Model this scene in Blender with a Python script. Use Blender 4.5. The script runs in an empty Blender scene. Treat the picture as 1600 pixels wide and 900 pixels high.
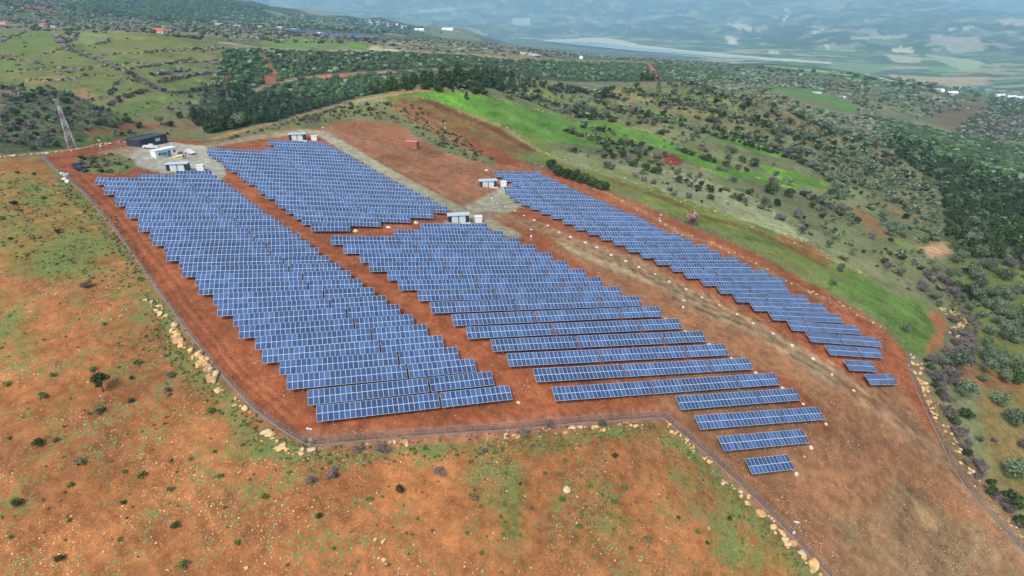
import bpy, math, random
import numpy as np
from mathutils import Vector, Matrix
random.seed(7); RNG = np.random.default_rng(7)
S = bpy.context.scene
CAMZ = 100.0
PITCH = math.radians(26.2); F = 890.0
# ---------------------------------------------------------------- camera, sky, sun, exposure
cam_d = bpy.data.cameras.new('camera'); cam = bpy.data.objects.new('camera', cam_d); S.collection.objects.link(cam)
cam_d.sensor_width = 36.0; cam_d.lens = 36.0 * F / 1600.0; cam_d.clip_start = 1.0; cam_d.clip_end = 60000.0
cam.location = (0, 0, CAMZ); cam.rotation_euler = (math.radians(90) - PITCH, 0, 0)
S.camera = cam
W = bpy.data.worlds.new('World'); S.world = W; W.use_nodes = True
wn = W.node_tree.nodes; wl = W.node_tree.links
sky = wn.new('ShaderNodeTexSky'); sky.sky_type = 'NISHITA'; sky.sun_disc = False
SUN_EL = math.radians(52); SUN_AZ = math.radians(205)      # compass style: 0 = +Y, clockwise
sky.sun_elevation = SUN_EL; sky.sun_rotation = SUN_AZ; sky.dust_density = 3.0; sky.air_density = 1.0; sky.ozone_density = 1.0
wn['Background'].inputs[1].default_value = 0.12
wl.new(sky.outputs[0], wn['Background'].inputs[0])
sl = bpy.data.lights.new('sun', 'SUN'); sl.energy = 1.5; sl.angle = math.radians(12); sl.color = (1.0, 0.95, 0.87)
sun = bpy.data.objects.new('sun', sl); S.collection.objects.link(sun)
sdir = Vector((math.sin(SUN_AZ) * math.cos(SUN_EL), math.cos(SUN_AZ) * math.cos(SUN_EL), math.sin(SUN_EL)))
sun.rotation_euler = sdir.to_track_quat('Z', 'Y').to_euler(); sun.location = (0, 0, 400)
S.view_settings.view_transform = 'Standard'; S.view_settings.look = 'None'
S.view_settings.exposure = 0.90; S.view_settings.gamma = 1.0; S.view_settings.use_curve_mapping = False
S.cycles.max_bounces = 4; S.cycles.diffuse_bounces = 2; S.cycles.glossy_bounces = 2; S.cycles.transparent_max_bounces = 8
S.cycles.volume_bounces = 2; S.cycles.use_denoising = True
# ---------------------------------------------------------------- tags and mesh helpers
def tag(o, label=None, cat=None, group=None, kind=None):
    if label: o['label'] = label
    if cat: o['category'] = cat
    if group: o['group'] = group
    if kind: o['kind'] = kind
    return o
def empty(name, M, label, cat, group=None):
    o = bpy.data.objects.new(name, None); S.collection.objects.link(o)
    o.empty_display_size = 0.5; o.matrix_world = M
    return tag(o, label, cat, group)
def link(name, me, parent=None, M=None):
    o = bpy.data.objects.new(name, me); S.collection.objects.link(o)
    if parent is not None: o.parent = parent
    if M is not None: o.matrix_local = M
    return o
def npmesh(name, V, faces, mats, attr=None, midx=None, smooth=False):
    """V (n,3); faces: (m,k) int array or list of such arrays; attr: {name:(domain,type,data)}"""
    if not isinstance(faces, list): faces = [faces]
    faces = [f for f in faces if len(f)]
    me = bpy.data.meshes.new(name)
    nl = sum(f.size for f in faces); nf = sum(len(f) for f in faces)
    me.vertices.add(len(V)); me.vertices.foreach_set('co', np.ascontiguousarray(V, np.float32).ravel())
    me.loops.add(nl); me.polygons.add(nf)
    me.loops.foreach_set('vertex_index', np.concatenate([f.ravel() for f in faces]).astype(np.int32))
    tot = np.concatenate([np.full(len(f), f.shape[1]) for f in faces]); st = np.concatenate([[0], np.cumsum(tot)[:-1]])
    me.polygons.foreach_set('loop_start', st.astype(np.int32))
    try: me.polygons.foreach_set('loop_total', tot.astype(np.int32))
    except Exception: pass
    if midx is not None: me.polygons.foreach_set('material_index', np.asarray(midx, np.int32))
    me.polygons.foreach_set('use_smooth', np.full(nf, smooth))
    for m in (mats if isinstance(mats, (list, tuple)) else [mats]): me.materials.append(m)
    me.update(calc_edges=True); me.validate()
    for k, (dom, typ, dat) in (attr or {}).items():
        a = me.attributes.new(k, typ, dom)
        a.data.foreach_set('color' if typ == 'FLOAT_COLOR' else ('vector' if typ == 'FLOAT_VECTOR' else 'value'), np.ascontiguousarray(dat, np.float32).ravel())
    return me
class MB:
    """collects simple solids into one mesh"""
    def __init__(s): s.v = []; s.f = []; s.m = []; s.n = 0
    def add(s, V, Fs, mi=0):
        s.v += [tuple(p) for p in V]; s.f += [tuple(i + s.n for i in f) for f in Fs]; s.m += [mi] * len(Fs); s.n += len(V)
    def box(s, x0, x1, y0, y1, z0, z1, mi=0, M=None):
        V = [Vector((x, y, z)) for z in (z0, z1) for x, y in ((x0, y0), (x1, y0), (x1, y1), (x0, y1))]
        if M is not None: V = [M @ p for p in V]
        s.add(V, [(3, 2, 1, 0), (4, 5, 6, 7), (0, 1, 5, 4), (1, 2, 6, 5), (2, 3, 7, 6), (3, 0, 4, 7)], mi)
    def tube(s, a, b, r0, r1=None, n=6, mi=0, cap=True):
        a = Vector(a); b = Vector(b); r1 = r0 if r1 is None else r1
        d = (b - a).normalized(); u = d.orthogonal().normalized(); w = d.cross(u)
        V = [c + (u * math.cos(t) + w * math.sin(t)) * r for c, r in ((a, r0), (b, r1)) for t in [2 * math.pi * i / n for i in range(n)]]
        Fs = [(i, (i + 1) % n, n + (i + 1) % n, n + i) for i in range(n)]
        if cap: Fs += [tuple(range(n - 1, -1, -1)), tuple(range(n, 2 * n))]
        s.add(V, Fs, mi)
    def lathe(s, prof, n=12, mi=0, c=(0, 0, 0), sc=(1, 1)):
        V = [(c[0] + r * math.cos(2 * math.pi * i / n) * sc[0], c[1] + r * math.sin(2 * math.pi * i / n) * sc[1], c[2] + z) for r, z in prof for i in range(n)]
        Fs = [(k * n + i, k * n + (i + 1) % n, (k + 1) * n + (i + 1) % n, (k + 1) * n + i) for k in range(len(prof) - 1) for i in range(n)]
        Fs += [tuple(range((len(prof) - 1) * n, len(prof) * n))]
        s.add(V, Fs, mi)
    def mesh(s, name, mats, smooth=False):
        me = bpy.data.meshes.new(name); me.from_pydata(s.v, [], s.f)
        for m in (mats if isinstance(mats, (list, tuple)) else [mats]): me.materials.append(m)
        me.polygons.foreach_set('material_index', s.m); me.polygons.foreach_set('use_smooth', [smooth] * len(s.f)); me.update()
        return me
# ---------------------------------------------------------------- materials
def srgb(c):
    c = np.asarray(c, float) / 255.0
    return np.where(c <= 0.04045, c / 12.92, ((c + 0.055) / 1.055) ** 2.4)
def mat(name, col, rough=0.7, metal=0.0, spec=0.3, noise=0.12, scale=1.5, bump=0.0):
    m = bpy.data.materials.new(name); m.use_nodes = True; nt = m.node_tree; N = nt.nodes; L = nt.links
    b = N['Principled BSDF']; b.inputs['Roughness'].default_value = rough; b.inputs['Metallic'].default_value = metal
    b.inputs['Specular IOR Level'].default_value = spec
    tc = N.new('ShaderNodeTexCoord'); nz = N.new('ShaderNodeTexNoise'); nz.inputs['Scale'].default_value = scale; nz.inputs['Detail'].default_value = 5
    L.new(tc.outputs['Object'], nz.inputs['Vector'])
    mr = N.new('ShaderNodeMapRange'); mr.inputs[1].default_value = .25; mr.inputs[2].default_value = .75
    mr.inputs[3].default_value = 1 - noise; mr.inputs[4].default_value = 1 + noise; L.new(nz.outputs[0], mr.inputs[0])
    mx = N.new('ShaderNodeVectorMath'); mx.operation = 'SCALE'; mx.inputs[0].default_value = tuple(col)[:3]; L.new(mr.outputs[0], mx.inputs['Scale'])
    L.new(mx.outputs[0], b.inputs['Base Color'])
    if bump:
        bp = N.new('ShaderNodeBump'); bp.inputs['Strength'].default_value = bump; bp.inputs['Distance'].default_value = .1; L.new(nz.outputs[0], bp.inputs['Height']); L.new(bp.outputs[0], b.inputs['Normal'])
    return m
# ---------------------------------------------------------------- numpy noise
def _h(i, j, s):
    n = (i * 374761393 + j * 668265263 + s * 974711) & 0x7fffffff
    n = ((n ^ (n >> 13)) * 1274126177) & 0x7fffffff
    return ((n ^ (n >> 16)) & 0xffff) / 65535.0
def vnoise(x, y, s=0):
    i = np.floor(x).astype(np.int64); j = np.floor(y).astype(np.int64); u = x - i; v = y - j
    u = u * u * (3 - 2 * u); v = v * v * (3 - 2 * v)
    return (_h(i, j, s) * (1 - u) + _h(i + 1, j, s) * u) * (1 - v) + (_h(i, j + 1, s) * (1 - u) + _h(i + 1, j + 1, s) * u) * v
def fbm(x, y, s=0, o=4):
    t = 0; a = .5; n = 0
    for k in range(o):
        t = t + a * vnoise(x * 2 ** k, y * 2 ** k, s + k * 17); n += a; a *= .55
    return t / n
def sstep(a, b, x):
    t = np.clip((x - a) / (b - a), 0, 1); return t * t * (3 - 2 * t)
# ---------------------------------------------------------------- surveyed positions (camera-plane bearings of the table corners)
B1L = [(275.0,267.0),(217.0,272.5),(151.2,276.8),(164.5,284.5),(166.2,292.0),(181.2,301.2),(183.2,309.5),(198.2,318.0),(200.0,327.5),(217.5,337.5),(218.8,347.5),(235.8,358.0),(240.5,369.2),(258.2,380.0),(262.0,392.0),(281.8,403.0),(287.0,416.2),(307.0,428.8),(312.5,443.2),(334.5,458.7),(341,475.5),(365.7,490.8),(374.2,508.8),(399.7,526),(410,546),(437.5,563.7),(448.2,586),(480.5,609.4),(494.2,633.9)]
B1R = [(331.2,267.0),(340.0,273.8),(350.0,280.5),(360.8,287.5),(371.2,295.5),(382.0,303.0),(393.2,311.8),(404.5,320.0),(415.5,328.0),(428.8,336.8),(441.2,345.8),(455.0,355.0),(468.8,365.0),(483.2,375.5),(497.5,387.0),(514.2,399.2),(530.5,410.5),(547.5,422.5),(565.0,435.5),(583.8,448.8),(602.5,461.8),(623.2,475.0),(643.8,490.8),(665.5,506.2),(690.0,523.8),(713.8,541.8),(740.0,560.0),(766.8,580.0),(795.0,602.0)]
B2L = [(419.5,218.3),(428.5,223.5),(437.8,229),(413.5,231.5),(324.3,231.0),(326.8,235.9),(334.2,240.8),(346.7,246.7),(350.6,253.1),(358.6,258.9),(372.0,265.3),(376.5,271.2),(385.4,277.6),(399.9,284.0),(404.8,291.4),(415.3,299.3),(430.7,306.7),(435.7,313.5),(447.6,321.4),(459.6,329.8),(472.0,338.2),(485.5,348.1)]
B2R = [(507.7,222.5),(517.7,226.2),(527.5,231.3),(538,237),(548,242.5),(558.7,248),(568,253),(578.2,258.7),(588.2,265),(599.2,270.5),(610,276.7),(621.7,283),(633,288.7),(645,295),(657.5,301.2),(671.2,308),(684.2,315),(698.7,322.5),(675.8,330),(640,336.3),(594,342),(546,348.5)]
B3L = [(656.2,349.2),(615.5,358.7),(517,368.5),(536.2,382),(562,395.5),(576.2,409.2),(605,422.5),(621.7,437.5),(652,453.7),(671.7,472),(705,491.2),(727.5,510.7),(766.2,530.2),(791.2,552.5),(832.5,576.2),(861.7,605),(1055,619.2),(1084.5,649.2),(1121,682),(1163.7,717)]
B3R = [(760,349.5),(785,361),(809.5,372),(836,382.5),(860.7,395),(885.7,407.5),(912.5,420),(937.5,433),(967,447.8),(997.5,462.5),(1028,478.7),(1058.7,497.5),(1095.7,517),(1130,537.5),(1167.5,559.2),(1209,582.5),(1241,606.2),(1277,635.7),(1253,670.5),(1229.7,710)]
B4L = [(771.7,268.2),(783.9,275.2),(797.3,281.6),(811.3,287.4),(786.8,291.5),(793,298),(800.3,305),(810.8,310.8),(826.5,317.2),(842.3,324.2),(859.2,331.2),(877.3,339.3),(895.3,348.7),(915,355.8),(934.8,363.9),(955.3,371.5),(975.7,382),(998.4,391.3),(1020.4,401.2),(1045,411.5),(1066.5,422),(1092.2,433.2),(1118.3,445.1),(1144,458),(1170.8,471.5),(1199.3,485.5),(1229.7,501.2),(1258.7,518.7),(1288.2,538.7),(1318,562),(1349.5,584.5)]
B4R = [(844.6,268.2),(858,274.6),(871.4,281),(885.4,287.8),(900,294.2),(914,300.6),(927.6,307),(945,312.8),(959,320.4),(974.8,327.1),(994.7,334),(1011,342),(1022.7,349.6),(1037.8,357.2),(1061.7,364.7),(1079.2,373),(1103.3,382),(1121.7,390.8),(1150.8,401.7),(1170,412.2),(1196.7,422.2),(1219.2,433.3),(1226.7,445.5),(1257.7,461),(1286.2,475),(1310,490.5),(1338.7,508.7),(1370,527.5),(1371,544.5),(1361.2,565),(1391.2,584.2)]
BLOCKS = [(B1L, B1R), (B2L, B2R), (B3L, B3R), (B4L, B4R)]
def rays(uv):
    uv = np.atleast_2d(np.asarray(uv, float)); a = (uv[:, 0] - 800) / F; b = (uv[:, 1] - 450) / F
    return np.stack([a, math.cos(PITCH) - b * math.sin(PITCH), -math.sin(PITCH) - b * math.cos(PITCH)], 1)
# the hill under the solar tables: a fitted smooth surface (heights relative to the camera, hundreds of metres)
HC = [-1.128492601668678, 0.6134326387593849, -0.1503170380413544, -0.060446875523166924, 0.023052186753966745, -0.4129126452105851, 0.3451871940746034, -0.15656165668247257, 0.02765218036891762, -0.21561440794364695, 0.19277686670321284, -0.04008350304047631, -0.02596039042832241, 0.006060270073462142, -0.014315532853206896]
def hill(x, y):
    x = x / 100; y = y / 100; t = 0; k = 0
    for i in range(5):
        for j in range(5 - i):
            t = t + HC[k] * x ** i * y ** j; k += 1
    return 100 * t
TOPZ = 2.15                                             # height of a table's top edge over the soil
ctl = []                                                # (x, y, z relative to camera)
corner = []
for L_, R_ in BLOCKS:
    corner += L_[::2] + R_[1::2]
for uv, d in zip(corner, rays(corner)):
    lam = 150.0
    for _ in range(30):
        g = d[2] * lam - hill(d[0] * lam, d[1] * lam); g2 = d[2] * (lam + .1) - hill(d[0] * (lam + .1), d[1] * (lam + .1))
        lam = min(max(lam - g / min((g2 - g) / .1, -.05), 30), 400)
    p = d * lam; ctl.append((p[0], p[1], p[2] - TOPZ))
VIS = [  # u, v, distance along the view axis
 (800,900,93),(400,900,86.5),(100,900,83),(1150,900,103.5),(1500,900,123),(0,450,125),(0,280,172),(0,620,103),(0,760,91),(200,500,120.5),(150,350,150),
 (108,232,212),(235,222,221),(0,244,200),(400,195,262),(560,158,318),(700,140,368),(800,150,350),(640,222,254),(500,180,285),(600,190,274),(700,200,284),
 (850,260,250),(1083,350,214),(1300,380,226),(1440,490,196),(1420,555,171),(1600,640,165),(1600,880,128),(1500,740,141.5),(1600,420,246),(1500,520,196),
 (1500,300,400),(1600,330,385),(1200,230,360),(1000,250,290),(900,200,345),(1300,290,312),(1400,350,280),(1100,160,540),(950,150,480),(850,130,520),
 (820,116,850),(800,92,905),(500,78,750),(640,80,800),(500,120,640),(500,160,560),(780,112,800),(650,112,700),(360,150,500),(400,80,680),
 (50,200,310),(0,150,400),(200,150,420),(300,190,380),(0,100,480),(200,100,520),(340,100,600),(0,60,620),(243,50,650),(350,68,700),(100,80,540),
 (0,30,1000),(100,10,1500),(200,0,1900),(200,-24,2100),(0,-24,1800),(0,0,1300),(350,22,1900),(330,0,2300),(480,22,2500),(400,10,2700),(600,42,2600),(500,48,1300),(700,60,1500),(600,60,1200),(720,50,3000),
 (620,37,6000),(850,85,1250),(1000,95,1300),(1100,105,1300),(1140,112,1250),(1050,130,900),(1100,140,700),(950,130,800),(1250,150,800),(1400,170,950),(1300,125,1700),(1500,150,1800),
 (1560,152,1300),(1600,200,1000),(1480,220,800),(1550,250,620),
 (845,63.5,5850),(1100,88,3930),(1400,112,2985),(1560,150,2200),(1000,76,4700),(1500,100,3374),(1250,100,3374),(1500,62,4700),(1200,60,5300),(900,54,6600),
 (1200,30,7500),(800,30,9000),(1200,0,9500),(800,0,10000),(800,-12,11000),(1200,-12,10500),(1450,2,9000),(1550,0,16000),(1550,-14,18500),(1350,-20,15000),(1600,35,8500),(1500,12,8700),(500,0,10000),(500,-14,12000),(420,-12,11000),
]
uvd = np.array(VIS, float)
for d, lam in zip(rays(uvd[:, :2]), uvd[:, 2]): ctl.append(tuple(d * lam))
ctl += [  # slopes hidden from the camera: x, y, z
 (-60,425,-92),(60,520,-100),(-200,330,-82),(-300,300,-74),(-110,380,-86),(-300,262,-62),(-205,262,-64),(180,640,-108),
 (250,3000,-285),(500,2400,-285),(1200,1900,-280),(800,2200,-285),(-100,4200,-240),(-900,4500,-200),(-1600,5000,-160),
 (1300,1500,-262),(1800,2200,-290),(3000,2500,-280),(6500,6000,-150),(7500,10500,-120),(-4000,3000,150),(-2500,1000,60),
 (0,40,-96),(-60,30,-88),(80,40,-122),(0,10,-108),(200,60,-140),(-200,60,-62),(350,150,-150),(-400,200,-40),
 (700,400,-190),(1500,700,-230),(-9000,12000,330),(12000,12000,250),(0,20000,420),(0,-40,-125)]
ctl = np.array(ctl)
RMIN, RMAX = 34.0, 21000.0
def warp(x, y):
    r = np.hypot(x, y + 12.0) + 12.0; return np.stack([np.arctan2(x, y + 12.0) * 1.0, np.log(r)], -1)
def phi(r2): return 0.5 * r2 * np.log(r2 + 1e-12)
CW = warp(ctl[:, 0], ctl[:, 1]); n = len(CW)
K = phi(((CW[:, None] - CW[None]) ** 2).sum(-1)) + np.eye(n) * 2e-5
P_ = np.c_[np.ones(n), CW]; A = np.block([[K, P_], [P_.T, np.zeros((3, 3))]])
zs = ctl[:, 2]; sol = np.linalg.solve(A, np.r_[zs, 0, 0, 0])
def tps(x, y):
    q = warp(x, y); sh = q.shape[:-1]; q = q.reshape(-1, 2); out = np.zeros(len(q))
    for s in range(0, len(q), 40000):
        c = q[s:s + 40000]; d2 = ((c[:, None] - CW[None]) ** 2).sum(-1)
        out[s:s + 40000] = phi(d2) @ sol[:n] + sol[n] + c @ sol[n + 1:]
    return out.reshape(sh)
def height0(x, y):
    z = tps(x, y); r = np.hypot(x, y)
    near = sstep(250, 420, r) ; mid = sstep(900, 2500, r); flat = sstep(-296, -270, z)
    z = z + near * (1 - mid) * (fbm(x / 55, y / 55, 3) - .5) * 9 + near * (1 - mid) * (fbm(x / 14, y / 14, 5) - .5) * 2.2
    rid = 1 - np.abs(2 * fbm(x / 900, y / 900, 9, 5) - 1)
    z = z + mid * flat * (rid - .75) * 190 * sstep(1500, 7000, r) + mid * flat * (fbm(x / 260, y / 260, 12) - .5) * 45
    z = z + (1 - near) * (fbm(x / 9, y / 9, 21) - .5) * .35
    return z
# polar mesh sheet: fine near, coarse far, one sheet to the horizon
NA, NR = 760, 720
AZ = np.linspace(math.radians(-78), math.radians(78), NA); LR = np.linspace(math.log(RMIN), math.log(RMAX), NR)
GA, GR = np.meshgrid(AZ, LR, indexing='ij'); RR = np.exp(GR)
Y0 = -6.0
GX = RR * np.sin(GA); GY = RR * np.cos(GA) + Y0
GZ = height0(GX, GY)
GZ = np.where(GZ > 230, 230 + (GZ - 230) * .25, GZ)
print('terrain', GZ.min(), GZ.max())
def height(x, y):
    x = np.asarray(x, float); y = np.asarray(y, float); r = np.hypot(x, y - Y0)
    fa = np.clip((np.arctan2(x, y - Y0) - AZ[0]) / (AZ[1] - AZ[0]), 0, NA - 1.001); fr = np.clip((np.log(np.maximum(r, RMIN)) - LR[0]) / (LR[1] - LR[0]), 0, NR - 1.001)
    i = fa.astype(int); j = fr.astype(int); u = fa - i; v = fr - j
    return (GZ[i, j] * (1 - u) + GZ[i + 1, j] * u) * (1 - v) + (GZ[i, j + 1] * (1 - u) + GZ[i + 1, j + 1] * u) * v
LAM = np.exp(np.linspace(math.log(45), math.log(20000), 1600))
def survey(uv, off=0.0):
    """where the line of sight through a bearing meets the ground (+off); relative to the camera"""
    D = rays(uv); out = np.zeros_like(D)
    for k, d in enumerate(D):
        g = d[2] * LAM - height(d[0] * LAM, d[1] * LAM) - off
        b = np.where(g < 0)[0]; i = b[0] if len(b) else len(LAM) - 1; i = max(i, 1)
        a, c = LAM[i - 1], LAM[i]
        for _ in range(14):
            m = .5 * (a + c)
            if d[2] * m - float(height(d[0] * m, d[1] * m)) - off < 0: c = m
            else: a = m
        out[k] = d * c
    return out
def gpt(u, v, off=0.0):
    p = survey([(u, v)], off)[0]; return Vector((p[0], p[1], p[2] + CAMZ - off))
def ground(x, y): return float(height(x, y)) + CAMZ
# ---------------------------------------------------------------- what grows or lies on the ground: soils, meadows, tracks
PX = GX.ravel(); PY = GY.ravel(); PR = np.hypot(PX, PY)
J1 = (fbm(PX / 7, PY / 7, 31, 3) - .5); J2 = (fbm(PX / 7, PY / 7, 47, 3) - .5)
J3 = (fbm(PX / 2.2, PY / 2.2, 131, 2) - .5); J4 = (fbm(PX / 2.2, PY / 2.2, 147, 2) - .5); J5 = (fbm(PX / .9, PY / .9, 151, 2) - .5)
COL = np.tile(np.array([104, 106, 76.]), (len(PX), 1)); ST = np.full(len(PX), .15); TU = np.full(len(PX), .5)
def dens(line, closed=True, step=12):
    out = []; n = len(line)
    for i in range(n if closed else n - 1):
        a = np.array(line[i], float); b = np.array(line[(i + 1) % n], float); k = max(1, int(np.hypot(*(b - a)) / step))
        out += [tuple(a + (b - a) * t / k) for t in range(k)]
    if not closed: out.append(tuple(line[-1]))
    return out
def inpoly(x, y, P):
    ins = np.zeros(len(x), bool); n = len(P)
    for i in range(n):
        x0, y0 = P[i]; x1, y1 = P[(i + 1) % n]
        if y0 == y1: continue
        c = (y0 > y) != (y1 > y); ins ^= c & (x < (x1 - x0) * (y - y0) / (y1 - y0) + x0)
    return ins
def near_poly(P, m):
    P = np.array(P); return np.where((PX > P[:, 0].min() - m) & (PX < P[:, 0].max() + m) & (PY > P[:, 1].min() - m) & (PY < P[:, 1].max() + m))[0]
def put(idx, w, rgb, st, tu):
    w = np.clip(w, 0, 1); COL[idx] += (np.array(rgb, float) - COL[idx]) * w[:, None]
    if st is not None: ST[idx] += (st - ST[idx]) * w
    if tu is not None: TU[idx] += (tu - TU[idx]) * w
def wpoly(px, step=12): return survey(dens(px, step=step))[:, :2]
def area(px, rgb, st=None, tu=None, jit=2.0, op=1.0, mott=0.0):
    P = wpoly(px); I = near_poly(P, jit); k = jit * 2
    w = (inpoly(PX[I] + J1[I] * k, PY[I] + J2[I] * k, P) * 1. + inpoly(PX[I] + J1[I] * k * .6 + J3[I] * k * .9, PY[I] + J2[I] * k * .6 + J4[I] * k * .9, P) + inpoly(PX[I] + J1[I] * k * .8 - J4[I] * k * .9, PY[I] + J2[I] * k * .8 + J3[I] * k * .9, P) + inpoly(PX[I] + J1[I] * k - J5[I] * k * .7, PY[I] + J2[I] * k + J5[I] * k * .7, P)) / 4 * op
    w0 = w > 0; I = I[w0]; w = w[w0]
    if mott: w = w * (1 - mott + mott * 2 * np.clip(fbm(PX[I] / (4 + PR[I] / 40), PY[I] / (4 + PR[I] / 40), 71) * 2.2 - .6, 0, 1))
    put(I, w, rgb, st, tu)
def stroke(px, width, rgb, st=None, tu=None, jit=.5, op=1.0, soft=.3):
    P = survey(dens(px, False))[:, :2]; I = near_poly(P, width + jit + 2)
    if not len(I): return
    x = PX[I] + J1[I] * jit * 2; y = PY[I] + J2[I] * jit * 2; d = np.full(len(I), 1e9)
    for a, b in zip(P[:-1], P[1:]):
        ab = b - a; L2 = (ab ** 2).sum()
        if L2 < 1e-6 or L2 > (300 + PR[I].max() * .1) ** 2: continue
        t = np.clip(((x - a[0]) * ab[0] + (y - a[1]) * ab[1]) / L2, 0, 1)
        d = np.minimum(d, np.hypot(x - a[0] - ab[0] * t, y - a[1] - ab[1] * t))
    h = width / 2; w = 1 - sstep(h * (1 - soft), h * (1 + soft), d)
    put(I, w * op, rgb, st, tu)
# broad tones by terrain
far = sstep(900, 1900, PR); I = np.arange(len(PX))
put(I, far, (64, 78, 56), 0, 0)
m = fbm(PX / 420, PY / 420, 77, 5); put(I, far * sstep(.5, .62, m) * .8, (118, 126, 96), 0, 0)
m = fbm(PX / 150, PY / 150, 78, 4); put(I, far * sstep(.62, .68, m) * .8, (160, 150, 128), 0, 0)
m = fbm(PX / 30, PY / 30, 79, 4); put(I, (1 - far) * sstep(.45, .65, m) * .6, (130, 134, 98), None, None)
m = fbm(PX / 26, PY / 26, 80, 4); put(I, (1 - far) * sstep(.55, .68, m) * .6, (138, 106, 78), .3, None)
flatv = 1 - sstep(-292, -272, GZ.ravel()); put(I, flatv * (PR > 1500), (72, 90, 64), 0, 0)
m = fbm(PX / 130 + 5, PY / 60, 83, 2); put(I, flatv * (PR > 1500) * sstep(.57, .6, m), (100, 128, 74), 0, 0)
m = fbm(PX / 170 - 9, PY / 90, 85, 2); put(I, flatv * (PR > 1500) * sstep(.6, .63, m), (158, 146, 116), 0, 0)
# --- the red field left and below
area([(-60,250),(60,246),(330,560),(470,694),(640,690),(1035,655),(1290,920),(1290,1000),(-300,1000),(-300,250)], (160,103,66), .8, .7, .6)
area([(-60,246),(66,250),(170,335),(250,440),(150,470),(0,420),(-60,420)], (142,108,62), .5, 1.7, 6, .5, .7)
for P_c in ([(-20,300),(30,275),(120,300),(190,380),(230,430),(200,450),(60,420),(-20,380)],[(170,520),(270,505),(310,530),(250,550),(180,545)],[(0,470),(60,470),(60,560),(0,560)],[(770,690),(800,740),(830,840),(760,850),(740,760)],[(940,760),(1010,790),(1000,850),(900,850),(880,800)],[(1060,690),(1120,760),(1180,850),(1130,850),(1070,760)],[(1150,800),(1240,880),(1240,900),(1100,900)],[(60,370),(170,400),(240,470),(140,480),(60,430)],[(370,590),(460,690),(450,705),(400,690)],[(150,440),(190,440),(200,470),(150,475)]):
    area(P_c, (118,116,62), .6, 1.9, 9, .5, .8)
area([(500,840),(900,880),(1000,1000),(400,1000)], (172,112,74), .9, .5, 12, .5)
area([(420,720),(760,710),(760,800),(420,820)], (166,104,66), .9, .5, 12, .5)
for px, wd in (([(232,462),(300,575),(390,665),(480,712),(640,700),(800,690),(1010,668),(1070,700),(1160,790),(1260,895)], 4.0),([(80,262),(170,340),(235,440),(300,540),(372,632)], 3.0)):
    stroke(px, wd, (112,108,62), .5, 2.2, 3.0, .5)
# --- the fenced red ground
AREA_IN = [(66,244),(130,300),(235,440),(330,570),(400,640),(487,693),(640,690),(800,672),(1035,650),(1100,706),(1180,790),(1290,900),(1330,1000),(1800,1000),(1600,872),(1540,800),(1500,730),(1460,640),(1420,556),(1375,503),(1280,450),(1180,395),(1060,345),(940,293),(850,262),(800,248),(700,215),(640,195),(600,180),(540,190),(500,200),(430,205),(330,222),(230,212),(150,225),(100,236)]
area(AREA_IN, (150,86,58), .45, .15, .5)
area([(860,380),(1000,400),(1200,520),(1350,600),(1400,590),(1440,650),(1490,735),(1590,865),(1800,1000),(1330,1000),(1290,900),(1180,790),(1035,650),(1000,600),(1100,560),(1250,600),(1300,680)], (150,104,76), .7, .2, 3)
area([(1290,800),(1400,760),(1560,830),(1600,900),(1600,1000),(1330,1000)], (140,108,82), .9, .4, 5, .85, .3)
area([(490,205),(560,178),(640,190),(700,215),(790,252),(850,262),(800,330),(760,345),(560,230)], (154,102,76), .4, .3, 2)
area([(500,640),(640,660),(850,640),(1040,640),(1035,652),(800,674),(640,692),(487,695),(420,655)], (164,92,62), .5, .2, 2)
stroke([(487,691),(640,682),(800,667),(1030,648)], 4.2, (160,110,90), .3, .1, .4, .8)
stroke([(80,258),(140,308),(240,445),(330,575),(400,645),(470,688)], 1.6, (146,108,86), .3, .1, .4, .7)
stroke([(1045,655),(1100,700),(1180,780),(1300,905)], 3.2, (150,106,84), .3, .1, .4, .8)
# gravel yards and tracks
area([(182,236),(215,228),(270,222),(320,228),(332,240),(352,262),(356,272),(345,280),(300,272),(250,270),(215,262),(190,250)], (168,164,152), .2, .05, 1)
area([(150,238),(210,226),(215,240),(185,246)], (160,140,118), .3, .1, 1.5, .8)
stroke([(330,226),(400,214),(470,205),(505,208),(560,243),(640,288),(720,330),(770,352),(800,366)], 6.5, (158,152,132), .3, .05, .4)
stroke([(320,226),(400,212),(470,202)], 3.0, (150,122,96), .3, .05, .4, .8)
area([(725,322),(790,290),(850,293),(860,310),(800,330),(765,345)], (164,158,140), .3, .05, 1)
area([(690,345),(770,338),(790,356),(700,352)], (164,150,130), .3, .05, 1, .8)
stroke([(505,200),(560,232),(620,262),(680,296),(740,320)], 2.2, (150,118,98), .2, .1, .8, .7)
stroke([(640,210),(700,240),(745,262),(790,270)], 4, (152,120,98), .2, .1, 1, .6)
area([(860,372),(900,374),(960,392),(1010,424),(1030,450),(960,425),(890,394)], (172,156,126), .4, .1, 1.5, .8)
stroke([(770,335),(830,350),(900,380),(980,410),(1060,450),(1160,500),(1260,560),(1380,640),(1480,720),(1560,800),(1620,880)], 9.0, (152,118,92), .5, .1, 1.6, .8)
stroke([(1030,440),(1100,480),(1200,525),(1300,590)], 7, (138,122,100), .5, .1, 1.4, .85)
for k in range(4):
    o = k * 11; stroke([(900+o,385-o*.4),(1050+o,452-o*.4),(1200+o,530-o*.4),(1400+o,660-o*.4),(1560+o,800-o*.4)], .5, (112,78,56), .3, .1, .5, .7)
stroke([(1050,465),(1110,490),(1160,505)], .9, (84,66,50), .2, 0, .2, .8); stroke([(1290,560),(1400,650),(1500,730)], .8, (168,140,124), .2, 0, .6, .6)
area([(1430,790),(1480,810),(1470,830),(1440,815)], (186,150,108), 1.2, .1, 3, .5, .8)
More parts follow.
